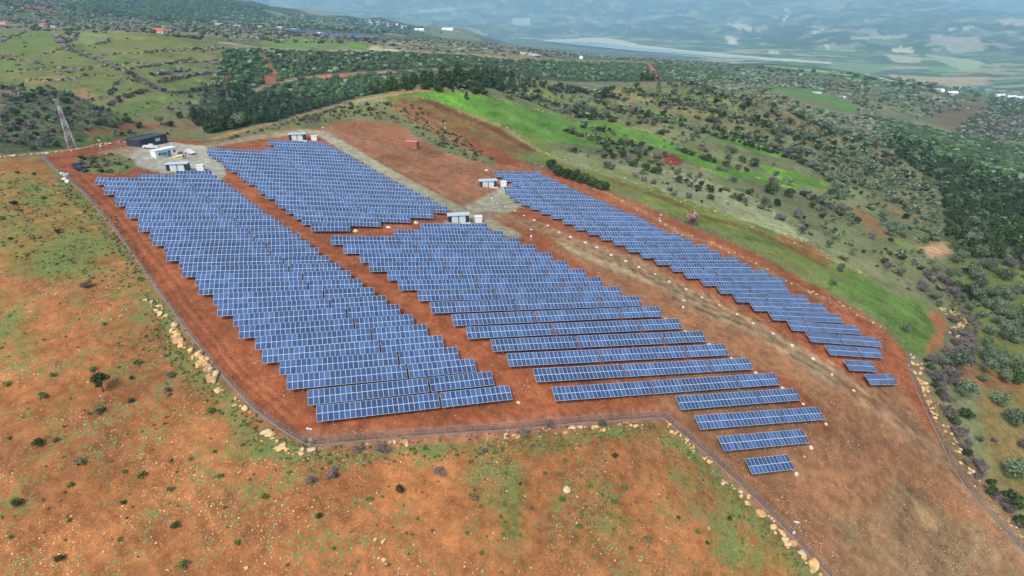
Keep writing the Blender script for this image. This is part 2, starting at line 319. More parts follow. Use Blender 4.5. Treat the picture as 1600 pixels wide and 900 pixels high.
area([(120,246),(180,242),(205,248),(212,262),(190,272),(150,272),(120,262)], (112,108,74), .4, 1.2, 2)
# heath above the farm
area([(330,224),(420,200),(560,178),(650,188),(700,205),(690,215),(640,200),(560,186),(500,196),(400,210)], (118,112,84), .5, 1.2, 2)
area([(240,216),(330,205),(430,188),(520,170),(600,160),(660,176),(700,196),(720,212),(660,214),(600,180),(560,188),(500,196),(430,204),(330,220)], (112,110,80), .5, 1.2, 1.5)
area([(640,196),(700,200),(740,225),(780,250),(770,258),(700,240),(650,214)], (110,112,82), .4, 1.2, 1.5)
# meadow strip and ploughed band right of the farm
MEADOW = [(600,152),(640,148),(680,150),(720,168),(800,190),(860,228),(900,240),(960,262),(1020,280),(1100,320),(1200,352),(1260,382),(1320,410),(1400,462),(1450,480),(1466,520),(1462,556),(1420,552),(1375,500),(1280,448),(1180,393),(1060,343),(940,291),(850,258),(800,246),(740,228),(690,205),(640,180),(610,165)]
area(MEADOW, (108,120,58), .15, 1.2, 1)
area([(860,250),(960,275),(1060,320),(1180,372),(1280,430),(1380,500),(1340,470),(1200,400),(1060,340),(940,290)], (124,116,66), .2, 1.2, 4, .5, .7)
area([(1300,410),(1400,462),(1452,482),(1462,555),(1422,550),(1370,495),(1290,445)], (86,114,50), .05, .9, 4, .8, .4)
area([(1020,290),(1150,340),(1260,390),(1200,385),(1100,350),(1000,310)], (98,118,52), .05, .8, 4, .7, .4)
area([(620,152),(680,160),(760,190),(810,215),(832,238),(800,244),(740,225),(690,200),(640,178)], (126,88,58), .2, .6, 1, .9)
area([(600,158),(640,160),(700,200),(760,232),(790,250),(740,240),(690,215),(640,190)], (152,98,72), .5, .5, 1.5, .85, .3)
area([(720,212),(760,224),(810,250),(812,262),(780,256),(740,236)], (150,78,50), .6, .2, 1.2, .8)
stroke([(655,152),(700,172),(760,196),(830,234)], 5.5, (104,66,48), .1, .1, 1, .85)
stroke([(955,282),(1000,298),(1040,312),(1100,338),(1180,360),(1250,395),(1306,425)], 3.2, (122,76,44), .1, .3, 1, .8)
area([(1215,352),(1260,380),(1310,410),(1290,412),(1210,372)], (160,94,56), .2, .3, 2, .8)
# stones rows / terrace edges (colour under the boulders)
WALLS = [[(640,150),(690,158),(730,178),(790,200),(840,235),(880,250),(930,268),(965,275),(1030,302),(1100,326),(1180,348),(1260,378),(1310,410),(1340,420)],
 [(845,262),(880,268),(905,285),(960,308),(1010,335),(1060,362),(1130,388),(1190,418),(1240,445),(1300,470),(1380,510)],
 [(700,140),(760,150),(830,168),(900,190),(960,215)],[(950,185),(1010,205),(1080,230),(1130,255),(1200,285),(1260,300)],[(900,210),(960,222),(1040,250),(1110,268)],[(1150,345),(1240,380),(1290,400),(1350,430)]]
for P_c in WALLS: stroke(P_c, 2.2, (146,128,98), 1.0, .8, 1.6, .6)
# bright crops
GREEN = (90,132,48)
area([(632,146),(660,139),(700,141),(760,150),(830,166),(905,190),(960,215),(1000,232),(950,232),(900,225),(860,222),(838,214),(800,202),(730,176),(680,158)], GREEN, 0, .9, .8, 1, .18)
area([(835,210),(870,218),(905,212),(860,200),(820,196)], (90,130,50), 0, .8, 1, .9)
area([(905,188),(950,190),(1010,205),(1080,232),(1150,260),(1240,285),(1262,300),(1210,290),(1130,278),(1080,255),(1030,230),(960,212)], GREEN, 0, .9, .8, 1, .18)
area([(885,205),(930,208),(1000,228),(1010,236),(950,228),(880,222)], (88,128,50), 0, .3, 1)
area([(985,167),(1030,175),(1080,195),(1140,215),(1200,228),(1240,250),(1180,238),(1120,218),(1050,190)], (92,132,54), 0, .3, 1)
area([(1180,255),(1240,268),(1300,290),(1290,296),(1220,284)], (100,140,54), 0, .3, 1.5)
area([(800,138),(900,148),(985,165),(960,172),(880,158),(800,145)], (122,136,72), .1, .6, 2, .8)
area([(930,135),(1020,150),(1120,165),(1240,190),(1200,200),(1090,180),(1000,160)], (134,128,84), .2, .8, 3, .7, .5)
area([(1200,135),(1260,140),(1330,160),(1345,178),(1300,170),(1240,152)], (78,128,52), 0, .3, 2); area([(1030,140),(1130,150),(1190,160),(1170,166),(1060,155)], (124,134,80), 0, .5, 2, .8)
area([(950,255),(1060,268),(1160,300),(1240,340),(1300,385),(1240,372),(1150,340),(1040,300)], (156,158,126), .35, .9, 2.5, .85, .3)
area([(1034,243),(1052,240),(1068,250),(1060,260),(1040,256)], (128,62,46), .1, .1, .8)
area([(1180,300),(1260,330),(1330,350),(1400,390),(1380,420),(1320,400),(1250,370)], (112,118,84), .2, 1, 3, .7)
area([(1330,320),(1370,345),(1390,372),(1370,376),(1330,345)], (158,104,66), .3, .5, 1.2, .9)
area([(1395,370),(1430,385),(1440,400),(1410,398)], (112,130,60), .1, .8, 1.2, .9)
area([(1430,388),(1470,378),(1500,380),(1495,395),(1455,402)], (192,150,118), .3, .1, 1)
area([(1345,395),(1400,405),(1450,425),(1470,445),(1440,440),(1380,420)], (142,118,84), .3, .8, 2, .8)
area([(1490,400),(1600,405),(1900,430),(1900,800),(1600,640),(1540,600),(1500,520),(1480,460)], (108,116,60), .3, .9, 2.5, .9)
area([(1540,600),(1600,590),(1800,640),(1800,900),(1600,780),(1560,740),(1530,680)], (130,104,64), .5, .9, 2.5, .9)
area([(1500,560),(1600,580),(1600,615),(1500,600)], (150,98,66), .4, .4, 2, .7)
area([(1450,488),(1475,490),(1480,510),(1470,545),(1440,560),(1462,520)], (166,106,74), .3, .2, 1)
stroke([(1430,575),(1460,640),(1500,720),(1560,790),(1620,860)], 6, (130,100,78), 1, .5, 1.5, .8)
area([(1350,180),(1500,210),(1600,230),(1660,300),(1660,410),(1500,405),(1480,380),(1470,300),(1400,240)], (72,84,50), .05, .6, 5)
area([(1250,290),(1300,300),(1380,370),(1430,390),(1470,420),(1480,460),(1500,520),(1440,470),(1330,400)], (116,116,84), .3, 1, 3, .7)
area([(860,232),(960,246),(1040,262),(1100,300),(1010,292),(930,268),(860,250)], (138,140,108), .4, .9, 2.5, .7, .4)
area([(1240,345),(1330,380),(1440,450),(1380,440),(1290,400)], (140,138,106), .4, .9, 3, .6, .4)
for P_c in ([(1150,138),(1240,142),(1330,165),(1290,172),(1200,155)],[(1330,150),(1420,165),(1440,178),(1380,172)]): area(P_c, (118,124,74), 0, .6, 6, .7)
# ravine side with the two tracks, red scars
EMB = [(335,110),(360,75),(420,76),(560,80),(700,82),(850,95),(960,98),(1100,104),(1150,118),(1100,128),(900,128),(780,120),(680,125),(560,150),(420,190),(350,205),(300,180)]
area(EMB, (62,76,50), .1, .2, 3)
for P_c in ([(405,81),(412,83),(423,100),(433,116),(428,117),(416,100)],[(412,118),(430,119),(432,128),(414,131)],[(442,117),(466,115),(468,121),(446,124)],[(500,118),(560,112),(556,120),(505,124)],[(1008,96),(1014,98),(1034,124),(1026,126)],[(350,120),(358,100),(352,140),(346,146)],[(455,132),(468,130),(472,146),(462,146)]):
    area(P_c, (166,98,70), .2, 0, 1.5)
stroke([(366,158),(410,136),(470,122),(560,115),(680,109),(760,108),(800,110)], 4.5, (158,134,106), .2, .1, 1)
stroke([(480,119),(560,112.5),(680,106.5),(760,105)], 2.2, (152,106,78), .2, .1, 2, .6)
stroke([(330,64),(400,74),(500,79),(620,80),(720,84),(800,92),(900,95),(1010,97)], 7, (168,152,130), .1, 0, 1)
stroke([(330,218),(400,198),(440,190),(500,172),(560,157),(600,150),(650,142),(700,136)], 4.0, (172,130,94), .2, .1, .6)
area([(320,95),(345,85),(350,60),(300,100)], (118,112,70), 0, .5, 2, .5)
# left hillside meadows in terraces
area([(0,48),(80,46),(240,52),(340,60),(350,90),(340,120),(310,150),(240,175),(180,190),(120,160),(0,130)], (108,112,62), .15, 1.3, 3, 1, .15)
area([(115,50),(165,52),(172,62),(140,72),(110,66)], (128,140,92), .1, .5, 1.5, .9)
for P_c in ([(20,50),(85,45),(90,60),(60,85),(0,90),(0,60)],[(0,95),(60,98),(60,108),(0,112)],[(230,100),(300,95),(310,110),(240,118)],[(250,140),(340,110),(330,130),(260,150)],[(130,85),(200,90),(215,110),(160,100)],[(180,170),(260,150),(280,160),(200,190)]):
    area(P_c, (100,122,58), .1, .8, 3, .7)
for P_c in ([(170,55),(240,56),(250,62),(180,64)],[(130,78),(230,76),(340,66),(345,76),(200,86)],[(190,96),(340,80),(340,90),(210,106)],[(260,120),(330,106),(320,114),(270,126)]):
    area(P_c, (124,120,70), .1, .8, 2, .8)
area([(110,140),(140,138),(150,155),(120,158)], (160,120,84), .1, .5, 2, .8); area([(35,122),(100,118),(110,126),(45,132)], (150,118,90), .4, .6, 2, .8)
area([(0,150),(100,140),(180,180),(240,205),(120,232),(0,240)], (72,78,52), .1, .8, 3, .9)
area([(90,225),(160,212),(215,200),(205,208),(150,222),(100,232)], (92,120,52), .1, .8, 1.5, .9); area([(130,205),(215,190),(262,196),(215,206),(140,214)], (140,90,62), .1, .5, 1.5, .8)
stroke([(0,244),(60,240),(110,234),(190,224),(215,220)], 2.0, (176,128,92), 1, .2, .8, .9)
TERR = [[(0,92),(40,95),(90,106),(120,108),(160,104),(225,98)],[(10,112),(60,108),(100,114),(150,107)],[(40,128),(100,126),(140,118),(190,122),(225,130)],[(170,168),(200,152),(225,143)],[(160,86),(230,82),(350,75)],[(205,108),(250,100),(340,94)],[(235,118),(290,105)],[(245,130),(330,112)],[(0,66),(25,56),(40,50)],[(60,88),(95,78),(118,70)]]
for P_c in TERR: stroke(P_c, 2.2, (150,130,96), .6, .5, 2, .8)
# fields and bare ground further out
area([(418,60),(520,63),(535,72),(440,74),(405,68)], (104,132,60), 0, .3, 3); area([(540,66),(580,72),(560,78),(545,76)], (92,138,52), 0, .3, 3)
area([(580,70),(640,76),(620,80),(575,78)], (186,172,146), .2, 0, 3); area([(0,36),(120,42),(330,50),(350,58),(240,54),(100,46),(0,46)], (136,122,100), .2, .5, 5, .8)
area([(30,8),(60,10),(88,14),(85,20),(40,17)], (156,96,72), 0, 0, 5); area([(120,0),(420,0),(400,28),(300,34),(180,24),(100,12)], (56,78,50), 0, 0, 10)
area([(330,16),(420,24),(520,28),(540,42),(470,44),(420,36)], (104,120,76), 0, 0, 10, .8); area([(545,32),(600,32),(680,50),(600,52),(548,46)], (48,72,56), 0, 0, 8)
area([(640,46),(700,46),(760,62),(700,60)], (120,122,88), 0, 0, 10)
area([(770,76),(815,76),(855,85),(840,92),(790,88),(762,82)], (172,128,100), 0, 0, 4); area([(760,62),(850,66),(1000,80),(1140,100),(1150,112),(1000,96),(880,92),(760,78)], (88,98,72), 0, 0, 8, .7)
area([(560,60),(700,62),(850,74),(850,92),(700,82),(600,76)], (124,112,94), .1, .4, 8, .6)
stroke([(610,66),(700,74),(790,84)], 10, (176,176,160), 0, 0, 3, .7)
# valley floor: river bed sand and far clearings
area([(845,63),(930,58.5),(970,62),(1000,70),(1060,77),(1120,83),(1190,89),(1290,96),(1380,103),(1290,99),(1190,94),(1120,92),(1040,84),(960,76),(900,70)], (196,188,164), 0, 0, 8)
for P_c, c in (([(1300,96),(1380,100),(1382,112),(1330,118),(1290,108)],(120,136,92)),([(1380,84),(1440,90),(1440,98),(1400,98)],(182,170,140)),([(1395,80),(1430,78),(1425,84)],(196,188,164)),([(1445,84),(1535,96),(1530,108),(1500,110),(1460,92)],(160,170,130)),([(1452,105),(1495,104),(1490,113),(1455,111)],(110,150,90)),([(1390,116),(1450,120),(1545,120),(1540,132),(1460,132),(1400,124)],(176,150,116)),([(1455,56),(1530,58),(1536,80),(1490,84),(1455,62)],(160,150,132)),([(1390,74),(1425,73),(1428,83),(1400,80)],(190,186,160)),([(1133,56),(1150,56),(1156,72),(1140,70)],(196,190,170)),([(1135,36),(1165,38),(1175,48),(1150,46)],(190,186,168)),([(800,28),(830,28),(828,40),(800,38)],(180,178,160)),([(650,16),(710,10),(712,18),(660,20)],(170,168,150)),([(1330,58),(1420,54),(1410,60),(1330,62)],(170,168,150)),([(1560,30),(1600,30),(1600,40),(1565,38)],(186,172,150)),([(1200,98),(1290,106),(1370,118),(1400,128),(1330,126),(1210,112)],(88,112,72)),([(1200,78),(1220,80),(1215,85),(1200,84)],(190,186,160))):
    area(P_c, c, 0, 0, 14, .95)
for P_c in ([(1225,32),(1234,20),(1226,12)],[(1258,54),(1270,52),(1285,44)],[(1290,70),(1295,76)],[(1475,45),(1505,46),(1520,41)],[(494,8),(515,18)],[(1310,12),(1316,10)],[(1060,2),(1068,3)]): stroke(P_c, 32, (214,208,190), 0, 0, 6, .9, .5)
stroke([(1340,112),(1400,128),(1490,134),(1600,145)], 14, (206,200,184), 0, 0, 3, .8); stroke([(1200,103),(1270,110),(1330,118)], 14, (206,200,184), 0, 0, 3, .8)
area([(1470,160),(1600,150),(1600,200),(1520,215),(1450,190)], (112,86,70), 0, .3, 6, .6); area([(1540,148),(1600,150),(1600,190),(1560,180)], (58,76,52), 0, .2, 5, .8)
for k in range(26):   # wheel ruts and graded streaks along the lanes
    q = RNG.uniform(-14, 14); a = RNG.uniform(0, .5); m_ = [(770,330),(830,348),(900,378),(980,408),(1060,448),(1160,498),(1260,558),(1380,638),(1480,718),(1560,798),(1620,880)]
    i0 = int(RNG.integers(0, 6)); i1 = i0 + int(RNG.integers(3, 6)); stroke([(u - q * .3 + i * q * .12, v + q * (.5 + .12 * i)) for i, (u, v) in enumerate(m_)][i0:i1], RNG.uniform(.35, .9), [(118,84,62),(172,138,110),(128,104,84)][k % 3], .4, .1, .5, .6)
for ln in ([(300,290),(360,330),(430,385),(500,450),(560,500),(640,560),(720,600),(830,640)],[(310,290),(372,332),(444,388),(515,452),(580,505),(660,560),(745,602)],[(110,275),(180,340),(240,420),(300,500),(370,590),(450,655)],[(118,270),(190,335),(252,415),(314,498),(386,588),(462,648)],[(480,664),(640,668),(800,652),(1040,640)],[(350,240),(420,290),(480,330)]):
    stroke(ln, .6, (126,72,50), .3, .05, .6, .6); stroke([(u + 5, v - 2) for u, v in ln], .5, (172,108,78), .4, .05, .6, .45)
_q = survey([(905, 188), (1240, 285)])[:, :2]; SDG = (_q[1] - _q[0]) / np.hypot(*(_q[1] - _q[0]))
# slow tone variation that belongs to the soils
v = (fbm(PX / 18, PY / 18, 90, 4) - .5) * .34 + (fbm(PX / 3.1, PY / 3.1, 91, 3) - .5) * .26 * (PR < 600)
gs = (COL[:, 1] > COL[:, 0] * 1.12) & (PR < 700)        # crops: sowing rows and thin patches
xa = PX * SDG[0] + PY * SDG[1]; ya = -PX * SDG[1] + PY * SDG[0]
v = v + gs * ((vnoise(xa / 40, ya / 1.3, 201) - .5) * .22 + (fbm(PX / 9, PY / 9, 205, 3) - .5) * .5)
fs = (PR < 260) & (COL[:, 0] > COL[:, 1] * 1.25)
v = v + fs * ((vnoise(xa / 26, ya / .8, 211) - .5) * .12 + (vnoise(ya / 60, xa / 2.4, 213) - .5) * .1)
COL = np.clip(COL * (1 + v)[:, None], 0, 255)
LIN = srgb(COL) * np.array([.76, .81, .72])
V = np.stack([PX, PY, GZ.ravel() + CAMZ], 1)
ii = (np.arange(NA - 1)[:, None] * NR + np.arange(NR - 1)[None]).ravel()
FQ = np.stack([ii, ii + 1, ii + NR + 1, ii + NR], 1)[:, ::-1]
def ground_material():
    m = bpy.data.materials.new('ground'); m.use_nodes = True; nt = m.node_tree; N = nt.nodes; L = nt.links
    b = N['Principled BSDF']; b.inputs['Roughness'].default_value = .95; b.inputs['Specular IOR Level'].default_value = .1
    def at(n): a = N.new('ShaderNodeAttribute'); a.attribute_name = n; return a
    def mth(op, a, b_=None, c=None):
        x = N.new('ShaderNodeMath'); x.operation = op
        for k, q in enumerate((a, b_, c)):
            if q is None: continue
            if hasattr(q, 'links'): L.new(q, x.inputs[k])
            else: x.inputs[k].default_value = q
        return x.outputs[0]
    def noise(s, d=4, w=None):
        x = N.new('ShaderNodeTexNoise'); x.inputs['Scale'].default_value = s; x.inputs['Detail'].default_value = d; L.new(g.outputs['Position'], x.inputs['Vector']); return x.outputs[0]
    def ramp(v, a, c, lo=0., hi=1.):
        x = N.new('ShaderNodeMapRange'); x.interpolation_type = 'SMOOTHSTEP'; x.inputs[1].default_value = a; x.inputs[2].default_value = c; x.inputs[3].default_value = lo; x.inputs[4].default_value = hi; L.new(v, x.inputs[0]); return x.outputs[0]
    def mix(f, a, c):
        x = N.new('ShaderNodeMix'); x.data_type = 'RGBA'; L.new(f, x.inputs[0])
        for k, q in ((6, a), (7, c)):
            if hasattr(q, 'links'): L.new(q, x.inputs[k])
            else: x.inputs[k].default_value = (*q, 1)
        return x.outputs[2]
    g = N.new('ShaderNodeNewGeometry'); col = at('tone').outputs['Color']; st = at('stony').outputs['Fac']; tu = at('tufty').outputs['Fac']
    n1 = noise(.55, 6); n2 = noise(2.6, 4); n3 = noise(.09, 5)
    s1 = N.new('ShaderNodeVectorMath'); s1.operation = 'SCALE'; L.new(col, s1.inputs[0]); L.new(mth('MULTIPLY', ramp(n1, .3, .7, .8, 1.2), ramp(n2, .3, .7, .84, 1.16)), s1.inputs['Scale']); c = s1.outputs[0]
    # grass tufts: small irregular patches where the tufty attribute asks for them
    tn = noise(1.5, 7); tn2 = noise(.16, 3)
    t = mth('MULTIPLY', ramp(mth('ADD', mth('ADD', tn, mth('MULTIPLY', tn2, .7)), mth('MULTIPLY', tu, .1)), .98, 1.08), .8)
    t = mth('MULTIPLY', t, ramp(tu, 0.02, .5))
    grn = mix(ramp(noise(3.0, 2), .4, .6), tuple(srgb((84, 112, 46))), tuple(srgb((112, 120, 78))))
    c = mix(t, c, grn)
    dk = mth('MULTIPLY', ramp(noise(1.7, 5), .62, .7), mth('MULTIPLY', ramp(tu, .1, 1.), .55)); c = mix(dk, c, tuple(srgb((96, 88, 70))))
    # stones: two sizes of voronoi cells, a few of them pale
    for sc, r_, thr in ((1.5, .15, .9), (3.0, .2, .8), (6.0, .26, .72)):
        vo = N.new('ShaderNodeTexVoronoi'); vo.inputs['Scale'].default_value = sc; L.new(g.outputs['Position'], vo.inputs['Vector'])
        sep = N.new('ShaderNodeSeparateColor'); L.new(vo.outputs['Color'], sep.inputs[0])
        pick = mth('GREATER_THAN', mth('ADD', sep.outputs[0], mth('MULTIPLY', mth('SUBTRACT', n3, .5), 1.5)), mth('SUBTRACT', 1.0 + (thr - .5) * .3, mth('MULTIPLY', st, .2)))
        dot = mth('LESS_THAN', vo.outputs['Distance'], mth('MULTIPLY', sep.outputs[1], r_ * 1.6))
        c = mix(mth('MULTIPLY', mth('MULTIPLY', pick, dot), .85), c, tuple(srgb((226, 190, 146))))
    L.new(c, b.inputs['Base Color'])
    bp = N.new('ShaderNodeBump'); bp.inputs['Strength'].default_value = .5; bp.inputs['Distance'].default_value = .35; L.new(mth('ADD', n1, mth('MULTIPLY', n2, .4)), bp.inputs['Height']); L.new(bp.outputs[0], b.inputs['Normal'])
    return m
gme = npmesh('ground', V, FQ, ground_material(), {'tone': ('POINT', 'FLOAT_COLOR', np.c_[LIN, np.ones(len(LIN))]), 'stony': ('POINT', 'FLOAT', ST), 'tufty': ('POINT', 'FLOAT', TU)}, smooth=True)
tag(link('ground', gme), kind='structure')
# ---------------------------------------------------------------- reservoir, river and quarry pond (flat water sheets)
def water(px, z, name, col, rough=.12):
    D = rays(dens(px)); P = np.array([d * (z / d[2]) for d in D]); P[:, 2] = z + CAMZ
    me = bpy.data.meshes.new(name); me.from_pydata([tuple(p) for p in P], [], [tuple(range(len(P)))]); me.materials.append(mat(name, srgb(col), rough, 0, .5, .05, .01)); me.update()
    return tag(link(name, me), kind='structure')
water([(848,64),(900,65.5),(935,66),(965,70),(990,74),(1040,78),(1120,86),(1190,92),(1130,90.5),(1060,84),(1000,80),(950,75),(900,70)], -296.5, 'reservoir_water', (150,172,160))
water([(1340,124),(1385,128),(1395,131),(1350,127)], -296.5, 'river_water', (150,172,165))
zq = float(survey([(812, 83)])[0][2]) + 2.5
water([(772,79.5),(800,80),(832,83),(846,86.5),(825,88),(795,86)], zq, 'pond_water', (176,190,160), .25)
# ---------------------------------------------------------------- haze: one closed box of even air
hb = MB(); zl = float(GZ.min()) + CAMZ - 5; zh = float(GZ.max()) + CAMZ + 15
hb.box(-26000, 26000, -400, 26000, zl, zh)
hm = bpy.data.materials.new('haze'); hm.use_nodes = True; hn = hm.node_tree; hn.nodes.clear()
ho = hn.nodes.new('ShaderNodeOutputMaterial'); hv = hn.nodes.new('ShaderNodeVolumePrincipled')
hv.inputs['Color'].default_value = (.45, .77, 1.0, 1); hv.inputs['Density'].default_value = 1.15e-4; hv.inputs['Anisotropy'].default_value = 0.1
hn.links.new(hv.outputs[0], ho.inputs['Volume'])
hob = tag(link('haze', hb.mesh('haze', hm)), kind='stuff')
# ---------------------------------------------------------------- solar tables
TILT = math.radians(25); ROWAZ = 0.3056 / 1.0
MODW = 1.01; MODH = 1.66; TW = 2 * MODH + .02
def cell_material():
    m = bpy.data.materials.new('solar_cells'); m.use_nodes = True; nt = m.node_tree; N = nt.nodes; L = nt.links; b = N['Principled BSDF']
    b.inputs['Roughness'].default_value = .22; b.inputs['Specular IOR Level'].default_value = .5; b.inputs['Coat Weight'].default_value = .0
    a = N.new('ShaderNodeAttribute'); a.attribute_name = 'tint'
    oi = N.new('ShaderNodeObjectInfo')
    r = N.new('ShaderNodeMix'); r.data_type = 'RGBA'; L.new(a.outputs['Fac'], r.inputs[0]); r.inputs[6].default_value = (*srgb((50, 70, 106)), 1); r.inputs[7].default_value = (*srgb((70, 96, 138)), 1)
    mr = N.new('ShaderNodeMapRange'); mr.inputs[3].default_value = .86; mr.inputs[4].default_value = 1.14; L.new(oi.outputs['Random'], mr.inputs[0])
    s = N.new('ShaderNodeVectorMath'); s.operation = 'SCALE'; L.new(r.outputs[2], s.inputs[0]); L.new(mr.outputs[0], s.inputs['Scale'])
    L.new(s.outputs[0], b.inputs['Base Color']); return m
M_CELL = cell_material()
M_ALU = mat('aluminium_frame', (.50, .60, .62), .4, 0, .5, .04)
M_STEEL = mat('galvanised_steel', (.27, .27, .28), .6, .2, .5, .1)
_cache = {}
def table_meshes(n):
    if n in _cache: return _cache[n]
    ct, stt = math.cos(TILT), math.sin(TILT)
    def P(x, s, h): return (x, s * ct - h * stt, s * stt + h * ct)      # s: metres up the slope from the middle, h: out of the panel
    X0 = -n * MODW / 2; V = []; Fc = []; T = []
    for r in range(2):
        for k in range(n):
            x0 = X0 + k * MODW + .034; x1 = X0 + (k + 1) * MODW - .034
            s0 = -TW / 2 + r * (MODH + .02) + .042; s1 = s0 + MODH - .084
            i = len(V); V += [P(x0, s0, .024), P(x1, s0, .024), P(x1, s1, .024), P(x0, s1, .024)]; Fc.append((i, i + 1, i + 2, i + 3)); T.append(random.random() ** 1.6)
    cells = npmesh('module_glass', np.array(V), np.array(Fc), M_CELL, {'tint': ('FACE', 'FLOAT', T)})
    b = MB(); Mt = Matrix.Rotation(TILT, 4, 'X')
    for r in range(2):
        s0 = -TW / 2 + r * (MODH + .02); b.box(X0, -X0, s0, s0 + MODH, -.02, .02, 0, Mt)
    for s in (-1.15, -.35, .45, 1.25): b.box(X0 + .1, -X0 - .1, s - .03, s + .03, -.1, -.023, 1, Mt)
    fr = b.mesh('module_frame', [M_ALU, M_STEEL])
    _cache[n] = (cells, fr); return _cache[n]
def leg_mesh(top):
    b = MB(); b.box(-.05, .05, -.04, .04, -1.2, top); return b.mesh('leg', M_STEEL)
LEGF = leg_mesh(-TW / 2 * math.sin(TILT) * .62 + TOPZ - TW / 2 * math.sin(TILT) - .1); LEGB = leg_mesh(TW / 2 * math.sin(TILT) * .66 + TOPZ - TW / 2 * math.sin(TILT) - .1)
ORD = lambda k: '%d%s' % (k, 'th' if 10 <= k % 100 <= 20 else {1: 'st', 2: 'nd', 3: 'rd'}.get(k % 10, 'th'))
BN = ['left block', 'far middle block', 'near middle block', 'right block']
row_ends = []
def make_table(a, b, label, group):
    a = Vector(a); b = Vector(b); d = (b - a); ln = d.length; d.normalize(); n = max(3, round(ln / MODW))
    y = Vector((0, 0, 1)).cross(d); y.normalize(); z = d.cross(y)
    mid = (a + b) / 2 - y * (TW / 2 * math.cos(TILT)) - z * TOPZ       # foot point under the middle of the table
    R = Matrix((d, y, z)).transposed().to_4x4(); R.translation = mid
    t = empty('solar_table', R, label, 'solar table', group)
    c, f = table_meshes(n); hz = TOPZ - TW / 2 * math.sin(TILT); sx = ln / (n * MODW)
    M = Matrix.Translation((0, 0, hz)) @ Matrix.Rotation(math.radians(random.uniform(-.9, .9)), 4, 'X') @ Matrix.Rotation(math.radians(random.uniform(-.12, .12)), 4, 'Y') @ Matrix.Diagonal((sx, 1, 1, 1))
    link('module_glass', c, t, M); link('module_frame', f, t, M)
    k = max(2, round(ln / 5.2)); q = TW / 2 * math.cos(TILT)
    for i in range(k):
        x = (-.5 + (i + .5) / k) * ln
        link('leg', LEGF, t, Matrix.Translation((x, -q * .62, 0))); link('leg', LEGB, t, Matrix.Translation((x, q * .66, 0)))
    return t
for bi, (L_, R_) in enumerate(BLOCKS):
    a3 = survey(L_, TOPZ) + [0, 0, CAMZ]; b3 = survey(R_, TOPZ) + [0, 0, CAMZ]; n = len(L_)
    a3 = [Vector(p) for p in a3]; b3 = [Vector(p) for p in b3]
    row_ends.append((a3, b3))
    for k in range(n):
        a, b = a3[k], b3[k]; ln = (b - a).length; u = (b - a) / ln; g = .42; cuts = []
        if bi == 0: cuts = [23.2] if ln > 28 else []
        elif bi == 1: cuts = [c for c in (23.2, 46.8) if ln > c + 4]
        elif bi == 2: cuts = [c for c in (ln - 12.2 - 23.6, ln - 12.2) if c > 5 and ln > 26]
        else: cuts = [12.1] if ln > 20 else []
        pts = [0] + cuts + [ln]; m = len(pts) - 1
        nm = {1: ['only'], 2: ['left', 'right'], 3: ['left', 'centre', 'right']}[m]
        rr = n - k
        for s in range(m):
            p = a + u * (pts[s] + (g / 2 if s else 0)); q = a + u * (pts[s + 1] - (g / 2 if s < m - 1 else 0))
            where = 'single solar table' if m == 1 else nm[s] + ' solar table'
            make_table(p, q, f'{where} in the {ORD(rr)} row from the near end of the {BN[bi]}', 'solar tables in the ' + BN[bi])
# ---------------------------------------------------------------- yards, kiosks, buildings, vehicles
C_ = lambda r, g, b: tuple(srgb((r, g, b)))
M_WHITE = mat('white_paint', C_(214, 218, 220), .5, 0, .4, .05, 1.2); M_DARK = mat('anthracite_cladding', C_(44, 50, 60), .5, 0, .4, .12, 2)
M_ROOFW = mat('pale_roof_sheet', C_(176, 192, 200), .45, .1, .5, .06); M_DOOR = mat('pale_door', C_(186, 206, 208), .5, 0, .4, .04)
M_CONC = mat('concrete', C_(132, 124, 114), .9, 0, .2, .15, 1); M_PLINTH = mat('white_concrete', C_(206, 206, 198), .9, 0, .2, .08, 1)
M_BLUE = mat('blue_door_paint', C_(40, 110, 190), .5); M_TEAL = mat('teal_canvas', C_(56, 140, 132), .8); M_GLASS = mat('window_glass', C_(40, 52, 64), .1, 0, .6, .02)
M_TYRE = mat('tyre_rubber', C_(28, 28, 30), .9); M_CARW = mat('car_paint_white', C_(205, 206, 206), .3, 0, .5, .03); M_CARD = mat('car_paint_black', C_(32, 34, 42), .3, 0, .5, .03)
M_RED = mat('red_painted_steel', C_(158, 96, 88), .7, 0, .3, .14, .8); M_TILE = mat('red_roof_tile', C_(186, 96, 72), .8, 0, .2, .15, 1.5); M_WALLC = mat('cream_wall', C_(200, 192, 176), .9, 0, .2, .08, .6)
M_YEL = mat('yellow_sand_screed', C_(208, 186, 120), .9); M_TOWR = mat('tower_red', C_(160, 136, 134), .6); M_TOWW = mat('tower_white', C_(190, 192, 194), .6)
M_WOODP = mat('timber_pole', C_(120, 108, 92), .9); M_CLOTH = mat('dark_clothing', C_(34, 36, 44), .9); M_SKIN = mat('skin', C_(170, 120, 95), .7); M_HAIR = mat('hair', C_(30, 24, 20), .8)
M_SACK = mat('white_sacking', C_(216, 218, 214), .8, 0, .3, .08, 1.5); M_TARP = mat('blue_tarpaulin', C_(76, 92, 170), .7)
UP = Vector((0, 0, 1))
def frame_at(p, az=None, d=None):
    if d is None: d = Vector((math.cos(az), math.sin(az), 0))
    d = Vector(d); d.z = 0; d.normalize(); y = UP.cross(d); R = Matrix((d, y, UP)).transposed().to_4x4(); R.translation = p; return R
def lowest(p, d, xs, ys):
    y = UP.cross(d); return min(ground(*(Vector(p) + d * x + y * q)[:2]) for x in xs for q in ys)
def part(t, name, build, mats, label=None, smooth=False, M=None, parent=None):
    b = MB(); build(b); o = link(name, b.mesh(name, mats, smooth), parent or t, M)
    if label: o['label'] = label
    return o
